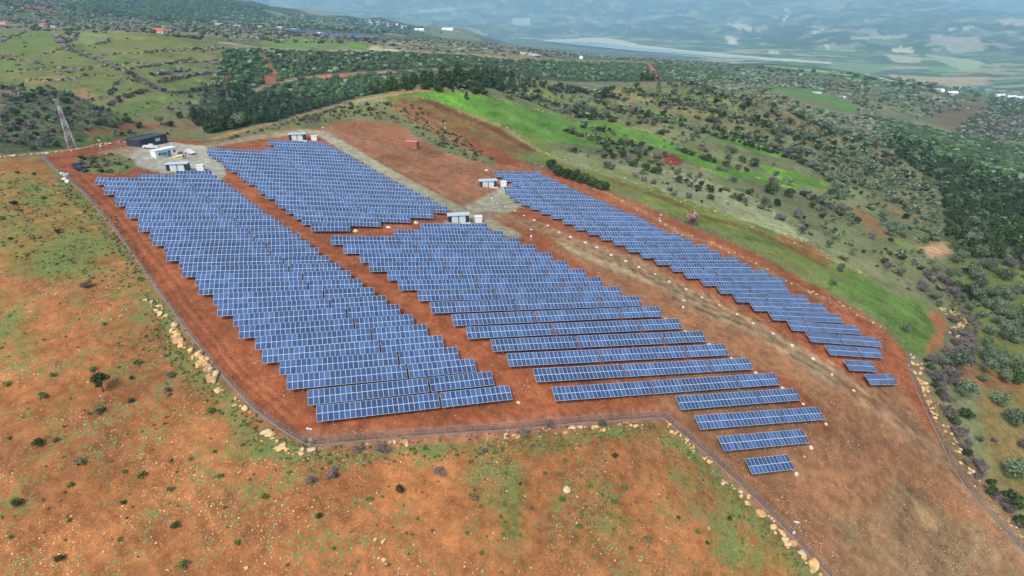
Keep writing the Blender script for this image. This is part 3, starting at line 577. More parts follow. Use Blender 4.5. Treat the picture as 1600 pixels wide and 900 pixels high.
KI = [((278, 268), 'white roofed transformer kiosk beside the white site office', (313, 267.5), 'on the gravel yard behind the left block'),
      ((465, 219.5), 'white roofed transformer kiosk behind the top row of the far middle block', (491, 220), 'behind the far middle block'),
      ((763, 292.5), 'white roofed transformer kiosk on the gravel pad left of the right block', (787, 292), 'at the upper left corner of the right block'),
      ((717, 348), 'white roofed transformer kiosk behind the near middle block', (748, 348), 'behind the top row of the near middle block')]
for (uv, lab, uv2, w2) in KI:
    d = Vector((math.cos(.16), math.sin(.16), 0)); p = gpt(*uv); p.z = lowest(p, d, (-3, 0, 3), (0, 2.4)) + .05
    t = empty('transformer_kiosk', frame_at(p, d=d), lab, 'kiosk', 'transformer kiosks')
    part(t, 'plinth', lambda b: b.box(-3.7, 3.7, -.5, 2.8, -.4, .28), M_PLINTH)
    part(t, 'wall', lambda b: (b.box(-3.3, 3.3, .0, 2.4, .285, 2.75),), M_DARK)
    for k, (x0, x1) in enumerate(((-2.2, -.15), (.15, 2.2))):
        dr = part(t, 'door', lambda b: b.box(x0, x1, -.06, -.003, .4, 2.55), M_DOOR)
        part(t, 'handle', lambda b: b.box(x1 - .25, x1 - .18, -.1, -.062, 1.2, 1.5), M_STEEL, parent=dr)
    part(t, 'louvre', lambda b: [b.box(-3.1, -2.4, -.05, -.004, .6 + .25 * i, .75 + .25 * i) for i in range(7)], M_DARK)
    part(t, 'roof', lambda b: (b.box(-3.6, 3.6, -.35, 2.7, 2.753, 2.93), b.box(-3.5, 3.5, -.25, 2.6, 2.93, 3.0)), M_ROOFW)
    q = gpt(*uv2); q.z = lowest(q, d, (-1, 1), (0, 1.6))
    t = empty('switch_cabinet', frame_at(q, d=d), 'plain white cabinet right of the kiosk ' + w2, 'cabinet', 'white cabinets beside the kiosks')
    part(t, 'cabinet_body', lambda b: b.box(-1.15, 1.15, 0, 1.7, .12, 2.0), M_WHITE)
    part(t, 'lid', lambda b: b.box(-1.25, 1.25, -.1, 1.8, 2.003, 2.12), M_WHITE)
    part(t, 'base', lambda b: b.box(-1.3, 1.3, -.15, 1.85, -.4, .117), M_CONC)
def span(a, b_):
    A = gpt(*a); B = gpt(*b_); d = B - A; d.z = 0; L = d.length; return A, B, d.normalized(), L
# site office
A, B, d, L_o = span((245, 247), (278, 241.8)); A.z = min(A.z, B.z)
t = empty('site_office', frame_at(A, d=d), 'white single storey site office cabin with blue door and teal canvas screen', 'cabin'); Lo = min(L_o, 10.5)
part(t, 'wall', lambda b: b.box(0, Lo, 0, 3.0, .1, 2.7), M_WHITE); part(t, 'roof', lambda b: b.box(-.15, Lo + .15, -.15, 3.15, 2.703, 2.88), M_WHITE)
part(t, 'door', lambda b: b.box(Lo * .56, Lo * .56 + .95, -.05, -.003, .15, 2.2), M_BLUE); part(t, 'awning', lambda b: (b.box(Lo * .22, Lo * .46, -.9, -.05, 1.9, 2.0), b.box(Lo * .22, Lo * .46, -.95, -.9, 1.1, 2.0)), M_TEAL)
for x in (.12, .82):
    w = part(t, 'window', lambda b: b.box(Lo * x, Lo * x + .9, -.05, -.004, 1.1, 2.0), M_WHITE); part(t, 'pane', lambda b: b.box(Lo * x + .08, Lo * x + .82, -.07, -.052, 1.18, 1.92), M_GLASS, parent=w)
part(t, 'porch_slab', lambda b: b.box(-1.2, Lo + 1.2, -3.4, -.003, -.4, .07), M_YEL); part(t, 'base', lambda b: b.box(-.2, Lo + .2, .003, 3.2, -.5, .097), M_PLINTH)
# dark building
A, B, d, L_b = span((220, 230.5), (263, 223)); A.z = min(A.z, B.z)
t = empty('dark_building', frame_at(A, d=d), 'long anthracite flat roofed building with one white sign at the yard edge', 'building'); Lb = min(L_b, 15)
part(t, 'wall', lambda b: b.box(0, Lb, 0, 6.5, 0, 3.1), M_DARK); part(t, 'roof', lambda b: (b.box(-.2, Lb + .2, -.2, 6.7, 3.103, 3.25), b.box(-.05, Lb + .05, -.05, .15, 3.25, 3.4), b.box(-.05, Lb + .05, 6.35, 6.55, 3.25, 3.4)), M_DARK)
part(t, 'sign', lambda b: b.box(Lb * .56, Lb * .73, -.08, -.003, 1.5, 2.6), M_DOOR); part(t, 'base', lambda b: b.box(-.9, Lb + .9, -1.1, 7.2, -.7, -.003), M_PLINTH)
# vehicles
def vehicle(uv, az, label, cat, kind, paint):
    p = gpt(*uv); d = Vector((math.cos(az), math.sin(az), 0)); nm = 'pickup_truck' if kind == 'pickup' else 'parked_car'
    gx = (ground(*(p + d * 1.4)[:2]) - ground(*(p - d * 1.4)[:2])) / 2.8; d3 = Vector((d.x, d.y, gx)).normalized(); y = UP.cross(d3).normalized(); z = d3.cross(y)
    R = Matrix((d3, y, z)).transposed().to_4x4(); R.translation = p; t = empty(nm, R, label, cat)
    hw = .88; Ln = 2.6 if kind == 'pickup' else 2.15
    def prism(b, prof, w, w2=None, mi=0):
        w2 = w if w2 is None else w2; n = len(prof); V = []
        for s in (-1, 1): V += [(x, s * (w if zz < 1.05 else w2), zz) for x, zz in prof]
        b.add(V, [tuple(range(n - 1, -1, -1)), tuple(range(n, 2 * n))] + [(i, (i + 1) % n, n + (i + 1) % n, n + i) for i in range(n)], mi)
    if kind == 'pickup':
        part(t, 'body', lambda b: (prism(b, [(-Ln, .38), (Ln - .1, .38), (Ln, .6), (Ln - .1, .92), (1.15, 1.04), (-.75, 1.04), (-.75, .72), (-Ln + .1, .72), (-Ln + .1, .98), (-Ln, .98)], hw), b.box(-Ln, -.75, -hw, -hw + .07, .7, 1.0), b.box(-Ln, -.75, hw - .07, hw, .7, 1.0)), paint)
        cabp = [(-.72, 1.043), (1.12, 1.043), (.55, 1.62), (-.5, 1.64)]
    else:
        part(t, 'body', lambda b: prism(b, [(-Ln, .36), (Ln - .08, .36), (Ln, .55), (Ln - .15, .82), (1.0, .98), (-1.7, 1.0), (-Ln, .8)], hw), paint)
        cabp = [(-1.65, 1.003), (.98, 1.003), (.35, 1.44), (-1.15, 1.46)]
    part(t, 'cabin', lambda b: prism(b, cabp, hw - .04, hw - .2), paint)
    part(t, 'windows', lambda b: (prism(b, [(cabp[0][0] + .16, 1.08), (cabp[1][0] - .22, 1.08), (cabp[2][0] - .05, 1.35), (cabp[3][0] + .1, 1.35)], hw - .01, hw - .1),), M_GLASS)
    for s in (-1, 1):
        for x in (-Ln * .6, Ln * .62):
            w = part(t, 'wheel', lambda b: b.tube((x, s * (hw - .2), .34), (x, s * (hw + .01), .34), .34, n=14), M_TYRE); part(t, 'rim', lambda b: b.tube((x, s * (hw + .012), .34), (x, s * (hw + .03), .34), .2, n=10), M_STEEL, parent=w)
        part(t, 'headlight', lambda b: b.box(Ln - .12, Ln - .02, s * .62 - .15, s * .62 + .15, .62, .78), M_DOOR)
vehicle((236, 232), .22, 'white pickup truck parked in front of the dark building', 'pickup', 'pickup', M_CARW)
vehicle((297, 240), -.5, 'white hatchback parked right of the site office', 'car', 'car', M_CARW)
vehicle((120, 262), -.75, 'black car parked beside the heath mound near the left fence', 'car', 'car', M_CARD)
vehicle((128, 267), -.35, 'dark car with white roof load behind the black car', 'car', 'car', M_CARD)
# two people talking
def person(uv, az, label, arm):
    p = gpt(*uv); pts = [(0, 0, .95), (0, 0, 1.25), (0, 0, 1.46), (0, 0, 1.54), (0, .015, 1.66), (0, .01, 1.76)]; rad = [.15, .15, .14, .06, .1, .085]; ed = [(0, 1), (1, 2), (2, 3), (3, 4), (4, 5)]
    for s in (-1, 1):
        i = len(pts); pts += [(s * .19, 0, 1.42), (s * .25, .02, 1.15), (s * (.2 if arm else .27), .14 if arm else .06, .92 if not arm else 1.1), (s * .2, .2 if arm else .08, .84 if not arm else 1.12)]; rad += [.065, .05, .04, .038]; ed += [(2, i), (i, i + 1), (i + 1, i + 2), (i + 2, i + 3)]
        j = len(pts); pts += [(s * .1, 0, .88), (s * .12, .03, .48), (s * .13, -.01, .09), (s * .14, .15, .04)]; rad += [.095, .065, .045, .04]; ed += [(0, j), (j, j + 1), (j + 1, j + 2), (j + 2, j + 3)]
    me = bpy.data.meshes.new('person'); me.from_pydata(pts, ed, []); o = bpy.data.objects.new('person', me); S.collection.objects.link(o)
    sk = o.modifiers.new('skin', 'SKIN')
    for v, r in zip(me.skin_vertices[0].data if me.skin_vertices else [], rad): v.radius = (r, r)
    if not me.skin_vertices:
        me.attributes.new('x', 'FLOAT', 'POINT')
    else: me.skin_vertices[0].data[0].use_root = True
    su = o.modifiers.new('sub', 'SUBSURF'); su.levels = su.render_levels = 1
    me.materials.append(M_CLOTH); o.matrix_world = frame_at(p, az=az); tag(o, label, 'person')
    part(o, 'face', lambda b: b.lathe([(.03, -.13), (.075, -.08), (.088, 0), (.08, .06), (.03, .1)], 10, 0, (0, .06, 1.69)), M_SKIN, smooth=True); part(o, 'hair', lambda b: b.lathe([(.1, -.02), (.11, .04), (.09, .1), (.02, .135)], 10, 0, (0, .0, 1.7)), M_HAIR, smooth=True)
    for s in (-1, 1):
        y, z = (.25, 1.12) if arm else (.1, .78)
        part(o, 'hand', lambda b: (b.box(s * .2 - .035, s * .2 + .035, y - .04, y + .04, z - .02, z + .015), [b.box(s * .2 - .035 + .018 * k, s * .2 - .021 + .018 * k, y + .04, y + .1, z - .015, z + .005) for k in range(4)], b.box(s * .2 - s * .055, s * .2 - s * .035, y - .02, y + .05, z - .015, z + .008) if s < 0 else b.box(s * .2 - .055, s * .2 - .035, y - .02, y + .05, z - .015, z + .008)), M_SKIN)
def person_safe(*a):
    person(*a)
person_safe((287.6, 248.3), .4, 'person in dark clothes standing left of the pair behind the kiosk', False)
person_safe((290.8, 247.6), 2.2, 'person in dark clothes standing right of the pair behind the kiosk', True)
# tarpaulin, wrapped pallets, red container
def sack(uv, sx, sy, sz, label, m=M_SACK, name='wrapped_pallet', cat='pallet', grp='white wrapped pallets'):
    p = gpt(*uv); p.z = ground(p.x, p.y) - .05; b = MB(); rs = random.Random(int(uv[0] * 7)); n = 14; sx *= .5; sy *= .5; sz *= .62
    b.lathe([(.94, 0), (1.0, .25 * sz), (.98, .7 * sz), (.8, .93 * sz), (.25, sz)], n, 0, (0, 0, 0), (sx, sy))
    b.v = [(x + rs.uniform(-.08, .08), y + rs.uniform(-.08, .08), z + rs.uniform(-.05, .05) * (z > .1)) for x, y, z in b.v]
    o = link(name, b.mesh(name, m, True)); o.matrix_world = frame_at(p, az=rs.uniform(0, 3)); return tag(o, label, cat, grp)
sack((97.5, 272), 1.5, 1.0, .9, 'grey white wrapped pallet at the back of the stack by the left fence'); sack((104, 275), 1.9, 1.3, 1.4, 'largest white wrapped pallet, second from the back by the left fence')
sack((101, 281), 1.4, 1.1, 1.1, 'small white wrapped pallet third from the back by the left fence'); sack((106, 285), 1.7, 1.2, 1.3, 'nearest white wrapped pallet of the stack by the left fence')
sack((282.5, 240.8), 1.5, 1.1, 1.5, 'blue tarpaulin heap at the right end of the site office', M_TARP, 'tarpaulin_heap', 'tarpaulin', None)
p = gpt(643.5, 230); t = empty('shipping_container', frame_at(p, az=-.35), 'faded red shipping container alone on the bare soil above the farm', 'container')
part(t, 'container_body', lambda b: ([b.box(-3 + .3 * i, -3 + .3 * i + .2, -1.26, 1.26, .12, 2.5) for i in range(20)], b.box(-3, 3, -1.2, 1.2, .1, 2.55)), M_RED); part(t, 'roof', lambda b: b.box(-3.05, 3.05, -1.28, 1.28, 2.553, 2.62), mat('faded_red_roof', C_(186, 126, 122), .7), 'paler faded roof')
part(t, 'door', lambda b: (b.box(3.003, 3.06, -1.2, -.02, .15, 2.45), b.box(3.003, 3.06, .02, 1.2, .15, 2.45)), M_RED); part(t, 'base', lambda b: b.box(-3, 3, -1.2, 1.2, -.5, .097), M_CONC)
# pale mounds at the row ends
mb = MB(); mb.lathe([(1.0, -.3), (.96, .06), (.8, .17), (.5, .27), (.15, .31)], 14); MOUND = mb.mesh('pale_mound', mat('pale_sand', C_(186, 174, 150), .95, 0, .1, .2, 2), True)
mb = MB(); mb.lathe([(.42, .2), (.4, .36), (.3, .42), (.05, .44)], 12); MCAP = mb.mesh('white_cap', M_PLINTH, True)
def mound(x, y, s, label, grp):
    t = empty('pale_mound', Matrix.Translation((x, y, ground(x, y))) @ Matrix.Rotation(random.uniform(0, 6), 4, 'Z') @ Matrix.Diagonal((s, s * random.uniform(.75, 1), s, 1)), label, 'mound', grp)
    link('mound_sand', MOUND, t); link('white_cap', MCAP, t, Matrix.Translation((random.uniform(-.3, .3), random.uniform(-.2, .2), 0)))
for bi, sd in ((0, 1), (2, 1), (3, 0)):
    n = len(row_ends[bi][0])
    for k in range(n):
        a, b = row_ends[bi][0][k], row_ends[bi][1][k]; u = (b - a).normalized(); y = UP.cross(u).normalized()
        if bi == 3 and k < 5: continue
        q = (b + u * 1.3 - y * 2.4) if sd else (a - u * random.uniform(5.6, 6.8) - y * 2.6)
        mound(q.x, q.y, random.uniform(.45, .75), f'mound at the {"right" if sd else "left"} end of row {n - k} counted from the near end, {BN[bi]}', 'pale mounds at the row ends')
for k, uv in enumerate(((555, 361), (607, 355), (650, 348), (760, 266))):
    p = gpt(*uv); mound(p.x, p.y, .9, ['pale mound below the front row of the far middle block', 'pale mound second from the left under the far middle block', 'pale mound third from the left under the far middle block', 'pale mound above the kiosk beside the right block'][k], 'pale mounds at the row ends')
# camera masts
def mast(uv, h, label):
    p = gpt(*uv); t = empty('camera_mast', Matrix.Translation(p), label, 'mast', 'camera masts')
    part(t, 'pole', lambda b: b.tube((0, 0, -.4), (0, 0, h), .09, .06, 8), M_STEEL); part(t, 'base', lambda b: b.box(-.35, .35, -.35, .35, -.4, .22), M_CONC)
    part(t, 'cabinet', lambda b: b.box(-.25, .25, -.3, -.1, 1.0, 1.6), M_WHITE); part(t, 'camera', lambda b: (b.box(-.45, .05, -.12, .08, h - .1, h + .12), b.box(.1, .5, -.1, .1, h - .25, h - .05)), M_WHITE)
for uv, h, lab in (((487.5, 694), 3.6, 'camera mast at the near left corner of the fence'), ((1238, 838), 4.0, 'camera mast beside the large boulders at the lower right fence'), ((829.5, 375), 3.6, 'camera mast on the track between near middle and right blocks'),
    ((696, 204), 3.4, 'camera mast on the bare red strip right of the container'), ((506, 211), 3.4, 'camera mast by the kiosk behind the far middle block'), ((1031, 350), 3.6, 'camera mast on the fence halfway along the right block'),
    ((1066, 486), 3.4, 'camera mast on the muddy track left of the right block'), ((159, 233), 3.2, 'camera mast at the stone row left of the dark building')): mast(uv, h, lab)
for k, (u_, v_) in enumerate(((722, 313), (727, 311), (731, 310), (748, 298), (754, 297), (760, 299), (766, 300))):
    p = gpt(u_, v_); b = MB(); b.tube((0, 0, -.3), (0, 0, 1.9), .07, n=6); b.box(-.12, .12, -.12, .12, 1.9, 1.98); o = link('steel_post', b.mesh('steel_post', M_STEEL)); o.location = p; tag(o, 'short steel post in the row between track and gravel pad', 'post', 'steel posts by the gravel pad')
# ---------------------------------------------------------------- fences
M_WIRE = mat('fence_wire', C_(104, 104, 106), .6, .2, .4, .05); _w = M_WIRE.node_tree; _b = _w.nodes['Principled BSDF']
_tc = _w.nodes.new('ShaderNodeTexCoord'); _ck = _w.nodes.new('ShaderNodeTexVoronoi'); _ck.feature = 'DISTANCE_TO_EDGE'; _ck.inputs['Scale'].default_value = 9; _w.links.new(_tc.outputs['Object'], _ck.inputs['Vector'])
_lt = _w.nodes.new('ShaderNodeMath'); _lt.operation = 'LESS_THAN'; _lt.inputs[1].default_value = .05; _w.links.new(_ck.outputs['Distance'], _lt.inputs[0]); _w.links.new(_lt.outputs[0], _b.inputs['Alpha'])
M_WIRE2 = M_WIRE.copy(); [setattr(q.inputs[1], 'default_value', .015) for q in M_WIRE2.node_tree.nodes if q.type == 'MATH' and q.operation == 'LESS_THAN']
def fence(px, label, step=3.0, h=1.9, foot=True, wire=None):
    P = [Vector(p) + Vector((0, 0, CAMZ)) for p in survey(dens(px, False, 10))]; P2 = [P[0]]; acc = 0; pts = []
    tot = sum((Vector((b.x - a.x, b.y - a.y, 0))).length for a, b in zip(P, P[1:])); step = max(step, tot / 96); nxt = 0; s = 0
    for a, b in zip(P, P[1:]):
        L = Vector((b.x - a.x, b.y - a.y, 0)).length
        while nxt <= s + L and L > 0: q = a.lerp(b, (nxt - s) / L); pts.append(Vector((q.x, q.y, ground(q.x, q.y)))); nxt += step
        s += L
    e_ = P[-1]; pts.append(Vector((e_.x, e_.y, ground(e_.x, e_.y))))
    t = empty('wire_fence', Matrix.Translation(pts[0]), label, 'fence'); o0 = pts[0]
    me = bpy.data.meshes.new('wire_mesh'); V = []; Fs = []
    for p in pts: V += [p - o0 + Vector((0, 0, .1)), p - o0 + Vector((0, 0, h))]
    for i in range(len(pts) - 1): Fs.append((2 * i, 2 * i + 2, 2 * i + 3, 2 * i + 1))
    me.from_pydata([tuple(v) for v in V], [], Fs); me.materials.append(M_WIRE if foot else M_WIRE2); link('wire_mesh', me, t)
    part(t, 'top_wire', lambda b: [b.tube(a - o0 + Vector((0, 0, z)), c - o0 + Vector((0, 0, z)), .02 if foot else .012, n=4, cap=False) for a, c in zip(pts, pts[1:]) for z in (h, h * .5, .15)], M_STEEL)
    if foot:
        def fb(b):
            for a, c in zip(pts, pts[1:]):
                d = (c - a); n_ = Vector((-d.y, d.x, 0)).normalized() * .13
                V = [a - o0 + n_, a - o0 - n_, c - o0 - n_, c - o0 + n_]; V = [v - Vector((0, 0, .3)) for v in V] + [v + Vector((0, 0, .17)) for v in V]
                b.add(V, [(4, 5, 6, 7), (0, 4, 7, 3), (1, 2, 6, 5), (0, 1, 5, 4), (2, 3, 7, 6)])
        part(t, 'footing', fb, M_CONC)
    pb = MB(); pb.tube((0, 0, -.3), (0, 0, h + .1), .05, n=6); pm = pb.mesh('post', M_STEEL)
    for p in pts[:99]: link('post', pm, t, Matrix.Translation(p - o0))
fence([(64, 245), (128, 300), (180, 360), (240, 445), (290, 515), (345, 585), (400, 643), (440, 672), (470, 691), (487, 697)], 'grey wire fence along the left side of the farm beside the orange field')
fence([(487, 697), (560, 690), (640, 683), (720, 677), (800, 672), (900, 662), (1035, 653)], 'grey wire fence along the near edge below the left block')
fence([(1035, 653), (1100, 706), (1150, 752), (1200, 800), (1250, 852), (1300, 905)], 'grey wire fence running to the lower right past the boulder row')
fence([(1418, 553), (1420, 575), (1432, 610), (1450, 650), (1470, 690), (1490, 735), (1520, 775), (1560, 820), (1620, 885)], 'grey wire fence along the right edge of the farm above the olive grove')
fence([(800, 250), (850, 264), (900, 280), (940, 293), (1000, 318), (1060, 346), (1120, 368), (1180, 397), (1240, 425), (1280, 450), (1330, 477), (1380, 508), (1418, 553)], 'thin wire fence behind the right block beside the green meadow', foot=False)
fence([(64, 245), (100, 240), (150, 233), (205, 224)], 'wire fence at the far left end of the farm by the tower', foot=False)
fence([(505, 212), (560, 222), (640, 242), (700, 262), (760, 300), (790, 330)], 'thin wire fence across the bare soil below the red container', foot=False)
# ---------------------------------------------------------------- lattice tower, pylon, poles
p = gpt(114, 232.5); t = empty('lattice_tower', Matrix.Translation(p) @ Matrix.Rotation(.5, 4, 'Z'), 'tall grey and faded red lattice tower behind the far left fence corner', 'tower'); HT = 17.5
W_ = lambda z: 1.25 * (1 - z / HT) + .22 * z / HT
for sx in (-1, 1):
    for sy in (-1, 1): part(t, 'leg', lambda b: [b.tube((sx * W_(z), sy * W_(z), z - (.4 if z == 0 else 0)), (sx * W_(z + HT / 7), sy * W_(z + HT / 7), z + HT / 7), .09, n=5, mi=int(round(z / HT * 7)) % 2) for z in [HT / 7 * k for k in range(7)]], [M_TOWR, M_TOWW])
def br(b):
    k = 0; z = 0.
    while z < HT - .6:
        dz = 1.5 * (1 - z / HT) + .7; z1 = min(z + dz, HT); a = W_(z); c = W_(z1); mi = int(z / HT * 7) % 2
        for (x0, y0, x1, y1) in ((-1, -1, 1, -1), (1, -1, 1, 1), (1, 1, -1, 1), (-1, 1, -1, -1)):
            b.tube((x0 * a, y0 * a, z), (x1 * c, y1 * c, z1), .055, n=4, mi=mi, cap=False); b.tube((x1 * a, y1 * a, z), (x0 * c, y0 * c, z1), .055, n=4, mi=mi, cap=False); b.tube((x0 * c, y0 * c, z1), (x1 * c, y1 * c, z1), .045, n=4, mi=mi, cap=False)
        z = z1; k += 1
part(t, 'bracing', br, [M_TOWR, M_TOWW]); part(t, 'crossarm', lambda b: (b.tube((-.9, 0, HT - .3), (.9, 0, HT - .3), .08), b.tube((-.7, 0, HT - 1.6), (.7, 0, HT - 1.6), .07)), M_TOWW); part(t, 'footing', lambda b: [b.box(x - .4, x + .4, y - .4, y + .4, -.6, .15) for x in (-1.25, 1.25) for y in (-1.25, 1.25)], M_CONC)
p = gpt(359, 170); t = empty('power_pylon', Matrix.Translation(p), 'slim green grey power pylon with one crossarm on the ravine slope', 'pylon'); hp = 12.5
part(t, 'mast_lattice', lambda b: ([b.tube((sx * .9, sy * .9, -1), (sx * .15, sy * .15, hp), .1, n=4) for sx in (-1, 1) for sy in (-1, 1)], [b.tube((.9 - .75 * z / hp, -.5, z), (-.9 + .75 * z / hp, -.5, z + 1.2), .06, n=4) for z in range(0, 11)]), mat('pylon_steel', C_(110, 140, 128), .6)); part(t, 'crossarm', lambda b: b.tube((-2.8, 0, hp * .6), (2.8, 0, hp * .6), .14), M_STEEL)
PO = [(418, 72.5, 51.5, 'behind the red scar'), (578, 62, 53, 'above the green strip'), (596.5, 72, 63.5, 'near the pale bare field'), (621, 66, 57.5, 'in front of the pale tree row'), (675, 69, 58.5, 'halfway along the far road'), (703, 73, 65, 'at the grey tree row'), (717, 88, 78.5, 'close to the road bend'),
      (87.5, 43, 30, 'right of the red roofed barn'), (154, 49, 35.5, 'between the two red roofs'), (210, 51, 39, 'left of the red roofed house'), (24, 36, 27, 'by the leftmost house'), (926, 97, 88, 'near the white tank'), (840, 70, 62, 'above the pond')]
for u_, v_, vt, w in PO:
    p = gpt(u_, v_); lam = math.hypot(p.x, p.y); h = min(max((v_ - vt) / 890 * lam * 1.05, 6), 14); t = empty('utility_pole', Matrix.Translation(p), 'pale utility pole ' + w, 'pole', 'utility poles along the far road')
    part(t, 'pole', lambda b: b.tube((0, 0, -.5), (0, 0, h), .24, .16, 6), M_WOODP); part(t, 'crossarm', lambda b: b.box(-1.0, 1.0, -.1, .1, h - .9, h - .7), M_WOODP)
# ---------------------------------------------------------------- houses and sheds
def house(uv, w, dpt, h, label, roof='hip', az=0., wall=M_WALLC, rm=M_TILE, grp=None, name='house', win=True, cat='house'):
    p = gpt(*uv); d = Vector((math.cos(az), math.sin(az), 0)); p.z = lowest(p, d, (-w / 2, w / 2), (0, dpt)) ; t = empty(name, frame_at(p, az=az), label, cat, grp)
    part(t, 'wall', lambda b: b.box(-w / 2, w / 2, 0, dpt, -1, h), wall)
    rh = w * .16 if roof != 'flat' else .3; e = .5
    def rf(b):
        if roof == 'hip': k = dpt * .45; V = [(-w / 2 - e, -e, h), (w / 2 + e, -e, h), (w / 2 + e, dpt + e, h), (-w / 2 - e, dpt + e, h), (-w / 2 + k, dpt / 2, h + rh), (w / 2 - k, dpt / 2, h + rh)]
        else: V = [(-w / 2 - e, -e, h), (w / 2 + e, -e, h), (w / 2 + e, dpt + e, h), (-w / 2 - e, dpt + e, h), (-w / 2 - e, dpt / 2, h + rh), (w / 2 + e, dpt / 2, h + rh)]
        V = [(x, y, z + .01) for x, y, z in V]; b.add(V, [(0, 1, 5, 4), (1, 2, 5), (2, 3, 4, 5), (3, 0, 4), (3, 2, 1, 0)])
    part(t, 'roof', rf, rm)
    if win:
        for i in range(3):
            x = -w / 2 + w * (i + .5) / 3; part(t, 'door' if i == 1 else 'window', lambda b: b.box(x - .6, x + .6, -.08, -.003, 0 if i == 1 else 1.1, 2.3), M_GLASS)
house((243, 51), 17, 11, 3.4, 'red hip roofed house with white walls above the left terraces'); house((68, 41), 11, 8, 3, 'red roofed barn at the upper left edge of the meadows', az=.2); house((82, 43), 8, 5, 2.6, 'low white shed beside the red roofed barn', 'flat', rm=M_WHITE, wall=M_WHITE, name='shed', cat='shed')
house((3, 38), 14, 9, 3, 'red roofed house at the left edge of the picture', az=-.2)
for uv, w, lab in (((342, 38.5), 16, 'small white shed at the foot of the forested hill'), ((370, 40.5), 13, 'white shed right of the forested hill foot'), ((405, 43), 10, 'white shed at the left of the far solar field'), ((436, 45), 9, 'tiny white shed next to the far solar field'), ((459, 46), 16, 'long white shed touching the far solar field'), ((500, 54), 8, 'white cabin inside the far solar field'),
    ((397, 60), 10, 'turquoise roofed shed beside the far road'), ((1277, 146), 14, 'white shed at the head of the small green field'), ((1317, 153), 10, 'white shed right of the small green field')):
    house(uv, w, 6, 3, lab, 'flat' if w > 9 else 'gable', rm=M_TEAL if 'turq' in lab else M_WHITE, wall=M_WHITE, name='shed', win=False, cat='shed')
for k, (u_, v_, w) in enumerate(((655, 48, 13), (699, 47.5, 16), (1465, 143, 21), (1490, 146, 14), (1565, 151, 13), (1582, 153.5, 13), (1594, 154.5, 11))):
    gl = gpt(u_, v_).y / 890; house((u_, v_), w * gl, 5 * gl, 1.8 * gl, ['left white factory hall on the low far hill', 'right white factory hall on the low far hill', 'long white greenhouse in the valley clearing', 'shorter white greenhouse right of the long one', 'leftmost pale hall at the right picture edge', 'middle pale hall at the right picture edge', 'rightmost pale hall at the right picture edge'][k], 'gable', rm=M_WHITE, wall=M_WHITE, name='hall', win=False, cat='hall')
rs = random.Random(4)
for k in range(34):
    u_ = 572 + rs.random() * 62; v_ = 31 + (u_ - 572) * .12 + rs.random() * 7; gl = gpt(u_, v_).y / 890; house((u_, v_), rs.uniform(1.8, 3.2) * gl, 1.6 * gl, rs.uniform(.7, 1.1) * gl, 'pale house in the hazy village beyond the dark wooded ridge', 'gable', az=rs.uniform(-.5, .5), rm=rs.choice([M_TILE, M_WHITE]), wall=M_WHITE, grp='houses of the far village', win=False)
p = gpt(908, 92); t = empty('water_tank', Matrix.Translation(p), 'small white domed water tank on the ravine ridge', 'tank'); part(t, 'tank_wall', lambda b: b.lathe([(4.2, -1), (4.2, 4.2)], 16), M_WHITE, smooth=True); part(t, 'roof', lambda b: b.lathe([(4.4, 4.21), (3.6, 5.2), (2.2, 6.0), (.3, 6.3)], 16), M_WHITE, smooth=True)
# far solar field, one long row after another
MF = mat('far_solar_glass', C_(70, 84, 118), .3, 0, .5, .05, .2)
for k in range(12):
    t_ = k / 11; a = gpt(446 + 10 * t_, 47 + t_ * 3.5); c = gpt(592 + 24 * t_, 60 + t_ * 1.0)
    d = c - a; ln = math.hypot(d.x, d.y); az = math.atan2(d.y, d.x); b = MB(); nn = 24; V = []
    for i in range(nn + 1):
        q = a + d * (i / nn); g = ground(q.x, q.y) - a.z; n_ = Vector((-math.sin(az), math.cos(az), 0)); o_ = q - a; V += [(o_.x - n_.x * 3, o_.y - n_.y * 3, g + .9), (o_.x + n_.x * 3, o_.y + n_.y * 3, g + 3.8), (o_.x - n_.x * 3, o_.y - n_.y * 3, g + .7), (o_.x + n_.x * 3, o_.y + n_.y * 3, g + 3.6)]
    b.add(V, [f for i in range(nn) for f in ((4 * i, 4 * i + 4, 4 * i + 5, 4 * i + 1), (4 * i + 2, 4 * i + 3, 4 * i + 7, 4 * i + 6))])
    o = link('solar_row', b.mesh('solar_row', MF)); o.location = a; tag(o, 'long row of panels in the grey blue solar field far beyond the ravine', 'solar row', 'rows of the far solar field')
# ---------------------------------------------------------------- plants and stones
def leaf_mat(name, c0, c1):
    m = bpy.data.materials.new(name); m.use_nodes = True; N = m.node_tree.nodes; L = m.node_tree.links; b = N['Principled BSDF']; b.inputs['Roughness'].default_value = .85; b.inputs['Specular IOR Level'].default_value = .15
    a = N.new('ShaderNodeAttribute'); a.attribute_name = 'tint'; oi = N.new('ShaderNodeObjectInfo'); mx = N.new('ShaderNodeMix'); mx.data_type = 'RGBA'; L.new(a.outputs['Fac'], mx.inputs[0]); mx.inputs[6].default_value = (*c0, 1); mx.inputs[7].default_value = (*c1, 1)
    mr = N.new('ShaderNodeMapRange'); mr.inputs[3].default_value = .78; mr.inputs[4].default_value = 1.22; L.new(oi.outputs['Random'], mr.inputs[0]); s = N.new('ShaderNodeVectorMath'); s.operation = 'SCALE'; L.new(mx.outputs[2], s.inputs[0]); L.new(mr.outputs[0], s.inputs['Scale']); L.new(s.outputs[0], b.inputs['Base Color']); return m
